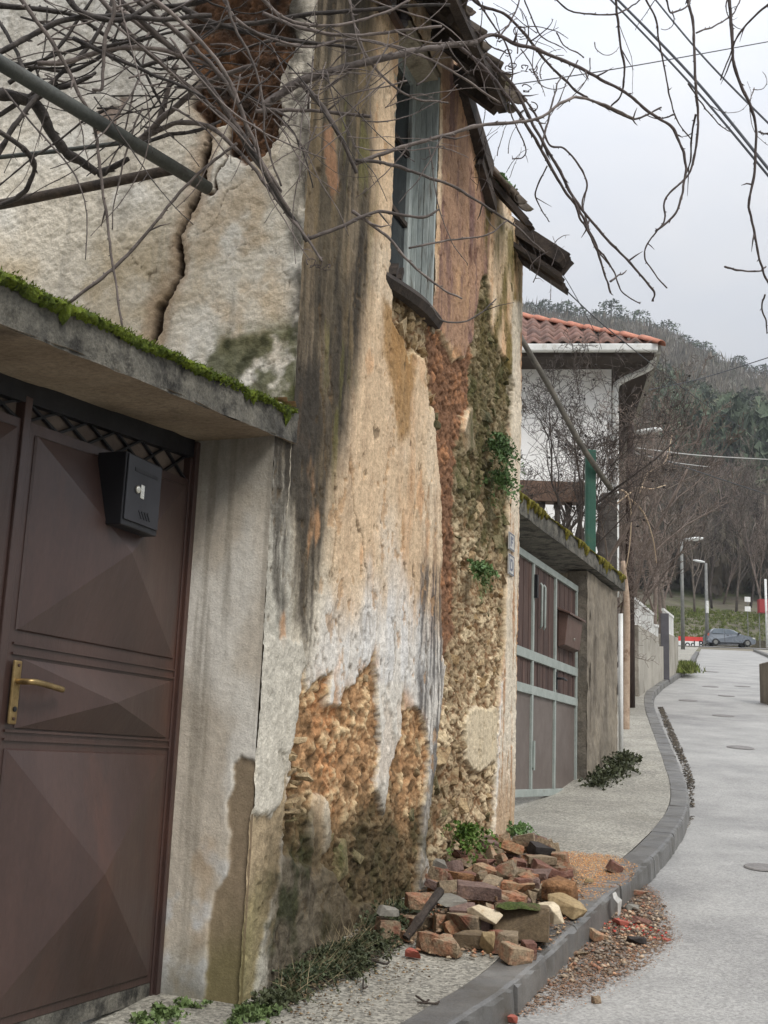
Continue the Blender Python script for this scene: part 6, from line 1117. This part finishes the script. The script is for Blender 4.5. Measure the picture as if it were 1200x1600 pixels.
# ------------------------------------------------------------------ wooded hillside: a far mass
def mass(name, n, y0, y1, kind, seed, cols, hmin, hmax, wd, nt, dens=None):
    r = np.random.default_rng(seed); Y = y0+(y1-y0)*r.random(n*3)**.85; a = r.uniform(.02, .42, n*3); X = a*Y; k = np.ones(n*3, bool) if dens is None else r.random(n*3) < dens(X, Y); X, Y = X[k][:n], Y[k][:n]; n = len(X); Zt = terr(X, Y)-.4; h = r.uniform(hmin, hmax, n); w = h*wd*r.uniform(.7, 1.3, n)
    if kind == 'bare':                             # upward fan of thin twigs
        f = r.random((n, nt)); an = r.random((n, nt))*6.283; tilt = r.normal(0, .45, (n, nt)); b = np.stack([w[:, None]*.45*np.cos(an)*f, w[:, None]*.45*np.sin(an)*f, h[:, None]*(.05+.5*f)], -1)
        tipv = b+np.stack([np.sin(tilt)*np.cos(an)*h[:, None]*.35, np.sin(tilt)*np.sin(an)*h[:, None]*.35, h[:, None]*r.uniform(.25, .55, (n, nt))], -1); wv = np.stack([r.normal(0, 1, (n, nt)), r.normal(0, .3, (n, nt)), r.normal(0, .3, (n, nt))], -1)*(h[:, None, None]*.022)
        T3 = np.stack([b-wv, b+wv, tipv], 2)
    else:
        f = r.random((n, nt)); an = r.random((n, nt))*6.283; rad = w[:, None]*.5*np.sqrt(1.02-f)*(.65+.5*r.random((n, nt))); c = np.stack([rad*np.cos(an), rad*np.sin(an), h[:, None]*(.06+.92*f)], -1); s = (h*.042)[:, None, None, None] if kind == 'pine' else (h*.075)[:, None, None, None]
        T3 = c[:, :, None, :]+r.normal(0, 1, (n, nt, 3, 3))*s*np.array([1, 1, .8 if kind == 'pine' else 1.6])
    V = (T3+np.stack([X, Y, Zt], -1)[:, None, None, :]).reshape(-1, 3); o = obj(name, V, np.arange(len(V)).reshape(-1, 3), mat('far_foliage', None, attr='Col', rough=.95, bump=0, fine=.15, fscale=1.5, spec=.1), None); cc = np.array([lin(c) for c in cols])[r.integers(0, len(cols), n)]*r.uniform(.75, 1.2, (n, 1)); vcol(o, np.repeat(cc, nt*3, 0)); o['kind'] = 'stuff'; return o
bare_c = [(96,92,82),(108,102,90),(88,84,76),(112,104,92),(100,92,84)]; ev_c = [(86,92,70),(94,98,76),(78,86,68),(100,102,80),(88,92,72)]
mass('far_bare_wood', 3400, 126, 250, 'bare', 1, bare_c, 6, 12, .75, 34)
mass('far_bare_scrub', 5200, 230, 424, 'bare', 2, bare_c+[(120,116,108)], 3.5, 8, .9, 18)
mass('far_evergreen_wood', 1500, 150, 330, 'pine', 3, ev_c, 5, 11, .6, 110, lambda x, y: sst(-.25, .35, fbm(x/38, y/38, 3, 44))*.5+.22)
mass('far_evergreen_scrub', 2200, 290, 424, 'pine', 4, ev_c, 2.5, 6, .8, 40, lambda x, y: sst(-.1, .4, fbm(x/30, y/30, 3, 45))*.7+.08)
# conifers that stand out one by one
cgreen = mat('dark_conifer', S(74,86,68), S(94,104,84), 1., .95, .3, 3, .3, 4, rnd=.25); CV = []
for i in range(4):
    r = np.random.default_rng(80+i); nt_ = 420; f = r.random(nt_); an = r.random(nt_)*6.283; col_ = i < 2; rad = (.16*np.sqrt(1.01-f) if col_ else .46*np.sqrt(np.sin(np.pi*np.clip(f*.92+.05, 0, 1))))*(.45+.6*r.random(nt_))*(1 if col_ else (.7+.5*vn(an*1.3+i*9, f*4, 3))); c = np.stack([rad*np.cos(an), rad*np.sin(an), (.05 if col_ else .3)+(.95 if col_ else .6)*f], -1); T3 = c[:, None, :]+r.normal(0, .035, (nt_, 3, 3))*([1, 1, 1.8] if col_ else [1.3, 1.3, .8])
    mc_ = mesh('crown', T3.reshape(-1, 3), np.arange(nt_*3).reshape(-1, 3)); mc_.materials.append(cgreen); mb = MB(); mb.tube([(0, 0, -.05), (0, 0, .5), (.02, 0, .9)], [.03, .02, .008], 5); V_, F_ = mb.out(); mt_ = mesh('trunk', V_, F_); mt_.materials.append(tb3); CV.append((mt_, mc_))
def conifer(x, Y, h, var, label, group, name):
    b = atd(x, 600, Y); t = thing(name, (b[0], Y, float(terr(np.array([b[0]]), np.array([float(Y)]))[0])-.3), label, 'tree', group); t.scale = (h, h, h); t.rotation_euler = (0, 0, x)
    for nm, me in zip(('trunk', 'crown'), CV[var]): o = bpy.data.objects.new(nm, me); COL.objects.link(o); o.parent = t
ORD = ['first','second','third','fourth','fifth','sixth','seventh','eighth','ninth','tenth','eleventh','twelfth','thirteenth','fourteenth','fifteenth','sixteenth','seventeenth','eighteenth','nineteenth']
for i, (x, h) in enumerate(sorted(((826,7),(850,8),(868,7),(884,9),(905,8),(955,13),(1000,11),(1042,10),(1070,8),(1085,8),(1100,9),(1112,7),(1155,8),(1192,8),(930,7),(975,7),(1022,7),(843,6),(1172,6)))): conifer(x, 416, h*1.0, 2+i % 2, 'dark pine on the hill ridge against the sky, %s from the left' % ORD[i], 'pines on the hill ridge', 'ridge_pine')
for i, (x, Y, h) in enumerate(sorted(((1062,180,17),(1078,182,15),(1096,178,18),(1118,190,17),(1145,186,19),(1160,184,18),(1172,192,17),(1190,188,19),(1030,200,16),(1048,215,15),(1085,225,16),(1130,215,17),(1052,250,14),(1100,262,14),(1160,250,15)))): conifer(x, Y, h, i % 2, 'slim dark cypress in the wood on the hillside, %s from the left' % ORD[i], 'cypresses on the hillside', 'cypress')
# ------------------------------------------------------------------ grass bank, verge
def grass(name, pts, n, h, seed, cols):
    r = np.random.default_rng(seed); P = np.asarray(pts)[r.integers(0, len(pts), n)]+r.normal(0, .12, (n, 3))*[1, 1, .05]; hh = h*r.uniform(.5, 1.3, n); d = r.normal(0, .4, (n, 3)); d[:, 2] = 1; s = r.normal(0, 1, (n, 3))*[1, 1, 0]; s = s/np.linalg.norm(s, axis=1, keepdims=True)*hh[:, None]*.16; V = np.stack([P-s, P+s, P+d*hh[:, None]], 1).reshape(-1, 3); o = obj(name, V, np.arange(3*n).reshape(-1, 3), mat('grass', None, attr='Col', rough=.9, bump=0, fine=.15, fscale=2, spec=.1), None); cc = np.array([lin(c) for c in cols])[r.integers(0, len(cols), n)]*r.uniform(.7, 1.2, (n, 1)); vcol(o, np.repeat(cc, 3, 0)); o['kind'] = 'stuff'
gc = [(98,110,54),(110,120,62),(86,98,50),(118,122,72),(94,98,60)]
ar = np.random.default_rng(9); bx = ar.uniform(18, 48, 5000); by = ar.uniform(106.6, 121, 5000); grass('grass_bank', np.stack([bx, by, terr(bx, by)], 1), 60000, .2, 1, gc)
vx = [ground(x, y) for x, y in zip(ar.uniform(1062, 1078, 90), ar.uniform(1040, 1052, 90))]; grass('grass_verge', np.array(vx), 1800, .16, 2, gc)
mb = MB(); mb.beam((28.5, 107.1, 11.2), (60, 107.1, 11.2), .5, 1.7); o = mb.build('retaining_wall', mat('mossy_dark_wall', S(66,62,50), S(86,80,64), .8, .95, .6, 6, .4, 8, c3=S(70,78,44), c3s=.6)); props(o, 'low dark mossy retaining wall behind the parked car', 'wall')
# ================================================================== parked hatchback
CY = 97.5; cx0 = atd(1100, 1005, CY)[0]; cx1 = atd(1177, 1005, CY)[0]; CL = cx1-cx0; cz = float(pave(CY))-KERB; car = thing('hatchback_car', ((cx0+cx1)/2, CY, cz), 'small silver blue hatchback parked across the top of the street', 'car')
def cp(u_, v_, w_): return np.array([cx0+u_*CL, CY-.82+w_*1.64, cz+v_*1.45])
paintc = mat('silver_blue_paint', S(104,110,118), S(118,124,130), 1, .3, 0, 5, .03, 8, metal=.4, coat=.5); carg = mat('car_glass', S(70,80,88), S(86,96,104), 2, .1, 0, 5, 0, 8, spec=.7); blk = mat('tyre_black', S(30,30,30), S(40,40,40), 4, .8, .1, 30, .1, 30)
top_ = [(.0,.30),(.005,.5),(.02,.62),(.05,.72),(.09,.90),(.16,.985),(.30,1.0),(.45,.985),(.56,.92),(.66,.76),(.72,.67),(.86,.60),(.95,.52),(.995,.42),(1.,.28),(.98,.17),(.93,.14)]
bot = [(.93,.14)]+[(.82+.085*math.cos(a), .15+.20*math.sin(a)) for a in np.linspace(.05, math.pi-.05, 8)]+[(.28,.13)]+[(.18+.085*math.cos(a), .15+.20*math.sin(a)) for a in np.linspace(.05, math.pi-.05, 8)]+[(.03,.16)]
prof = top_+bot[1:]; mb = MB(); sect = [(.0, .10, .97), (.04, .02, .995), (.12, 0, 1), (.88, 0, 1), (.96, .02, .995), (1, .10, .97)]; V = []
for w_, ins_, sc in sect:
    for a, b in prof: nb_ = max(0, b-.62)*.24; w2 = w_+(nb_ if w_ < .5 else -nb_)*(1 if abs(w_-.5) > .3 else 0); V.append(cp(.5+(a-.5)*sc, .55+(b-.55)*sc, w2))
k = len(prof); mb.add(V, [(i*k+j, i*k+(j+1) % k, (i+1)*k+(j+1) % k, (i+1)*k+j) for i in range(5) for j in range(k)]+[tuple(range(k))[::-1], tuple(5*k+j for j in range(k))]); mb.build('body', paintc, car)
def side(name, pts, ma, par=car, w_=-.004): return obj(name, [cp(a, b, w_+max(0, b-.62)*.24-.004) for a, b in pts], [tuple(range(len(pts)))[::-1]], ma, par)
side('side_window', [(.11,.70),(.145,.90),(.22,.945),(.34,.95),(.355,.69)], carg); side('side_window', [(.375,.69),(.365,.95),(.46,.94),(.55,.87),(.64,.70)], carg)
side('door_seam', [(.362,.2),(.358,.68),(.364,.68),(.368,.2)], blk); side('door_handle', [(.40,.6),(.40,.625),(.45,.625),(.45,.6)], blk); side('headlight', [(.93,.46),(.92,.53),(.965,.50),(.985,.44)], whitep); side('tail_light', [(.012,.55),(.03,.70),(.06,.70),(.05,.55)], redm); side('sill_strip', [(.26,.17),(.26,.21),(.74,.21),(.74,.17)], blk)
for u_ in (.18, .82):
    for w_ in (.04, .96):
        c = cp(u_, .205, w_); mb = MB(); mb.lathe(c-np.array([0, .1, 0]), [(.16, 0), (.27, .0), (.295, .03), (.295, .17), (.27, .2), (.16, .2)], 20, (0, 1, 0)); ty = mb.build('wheel', blk, car, True); mb = MB(); mb.lathe(c-np.array([0, .11, 0]), [(.05, 0), (.17, .004), (.18, .02)], 16, (0, 1, 0)); mb.build('rim', galv, ty)
mb = MB(); mb.box(cp(.645, .72, -.04), (.07, 0, 0), (0, .06, 0), (0, 0, .055)); mb.build('wing_mirror', blk, car)
# banner on the corner railing
by_ = 95.6; b0, b1 = atd(1060, 1005, by_), atd(1098, 1005, by_); bt_, bm_, bb_ = (atd(1082, y, by_)[2] for y in (995, 1002, 1012.5)); ban = thing('banner', ((b0[0]+b1[0])/2, by_, bb_), 'red and white banner with black blackletter writing left of the parked car', 'banner')
mb = MB(); mb.box(((b0[0]+b1[0])/2, by_, (bt_+bm_)/2), ((b1[0]-b0[0])/2, 0, 0), (0, .015, 0), (0, 0, (bt_-bm_)/2)); mb.build('red_half', mat('banner_red', S(190,58,52), S(200,70,62), 2, .7, 0, 5, .05, 8), ban)
mb = MB(); mb.box(((b0[0]+b1[0])/2, by_, (bm_+bb_)/2), ((b1[0]-b0[0])/2, 0, 0), (0, .015, 0), (0, 0, (bm_-bb_)/2)); mb.build('white_half', whitep, ban)
fc_ = bpy.data.curves.new('lettering', 'FONT'); fc_.body = 'od Ro'; fc_.size = .78; fc_.extrude = .004; fc_.offset = .012; fc_.space_character = 1.05; tmp_ = bpy.data.objects.new('lettering', fc_); COL.objects.link(tmp_); bpy.context.view_layer.update(); tm_ = bpy.data.meshes.new_from_object(tmp_.evaluated_get(bpy.context.evaluated_depsgraph_get())); bpy.data.objects.remove(tmp_); fo = bpy.data.objects.new('lettering', tm_); COL.objects.link(fo); fo.parent = ban; fo.location = Vector((atd(1070, 1005, by_)[0], by_-.022, bb_+.06))-org(ban); fo.rotation_euler = (R(90), 0, 0); tm_.materials.clear(); tm_.materials.append(blk)
# small far things at the right edge
q = atd(1168, 950, 104.); zt_ = atd(1168, 934, 104.)[2]; sg = thing('road_sign', (q[0], 104, 10.9), 'small white road sign plates on a thin post among the trees', 'sign'); mb = MB(); mb.tube([(q[0], 104, 10.8), (q[0], 104, zt_)], .04, 6); mb.build('post', galv, sg)
for z_a in (zt_-.15, zt_-1.0): mb = MB(); mb.box((q[0], 103.94, z_a), (.26, 0, 0), (0, .01, 0), (0, 0, .22)); mb.build('plate', whitep, sg)
q = atd(1194, 945, 101.); z_a, z_b = atd(1194, 957, 101.)[2], atd(1194, 936, 101.)[2]; kx = thing('red_kiosk_box', (q[0], 101, 10.9), 'dark red box on legs at the right edge beside the pale post', 'box'); mb = MB(); mb.box((q[0]+.1, 101.3, (z_a+z_b)/2), (.5, 0, 0), (0, .3, 0), (0, 0, (z_b-z_a)/2)); mb.build('cabinet', mat('dark_red_paint', S(140,44,46), S(150,54,54), 2, .6, 0, 5, .05, 8), kx)
for dx in (-.35, .5): mb = MB(); mb.tube([(q[0]+dx, 101.3, 10.8), (q[0]+dx, 101.3, z_a)], .04, 6); mb.build('leg', galv, kx)
q = atd(1197, 945, 99.); mb = MB(); mb.tube([(q[0], 99, 10.6), (q[0], 99, atd(1197, 905, 99.)[2])], .10, 8); o = mb.build('pale_post', whitep, None, True); props(o, 'short pale post cut by the right edge', 'post')

# ------------------------------------------------------------------ damp air between the street and the hill
mb = MB(); mb.box((120, 300, 95), (420, 0, 0), (0, 360, 0), (0, 0, 115)); hz_ = mb.build('haze', None, None, kind='stuff'); hm = bpy.data.materials.new('damp_air'); hm.use_nodes = True; t = hm.node_tree; t.nodes.clear(); ho = t.nodes.new('ShaderNodeOutputMaterial'); hv = t.nodes.new('ShaderNodeVolumePrincipled'); hv.inputs['Color'].default_value = (.86, .91, .97, 1); hv.inputs['Density'].default_value = .0003; hv.inputs['Anisotropy'].default_value = .2; t.links.new(hv.outputs[0], ho.inputs['Volume']); hz_.data.materials.append(hm)
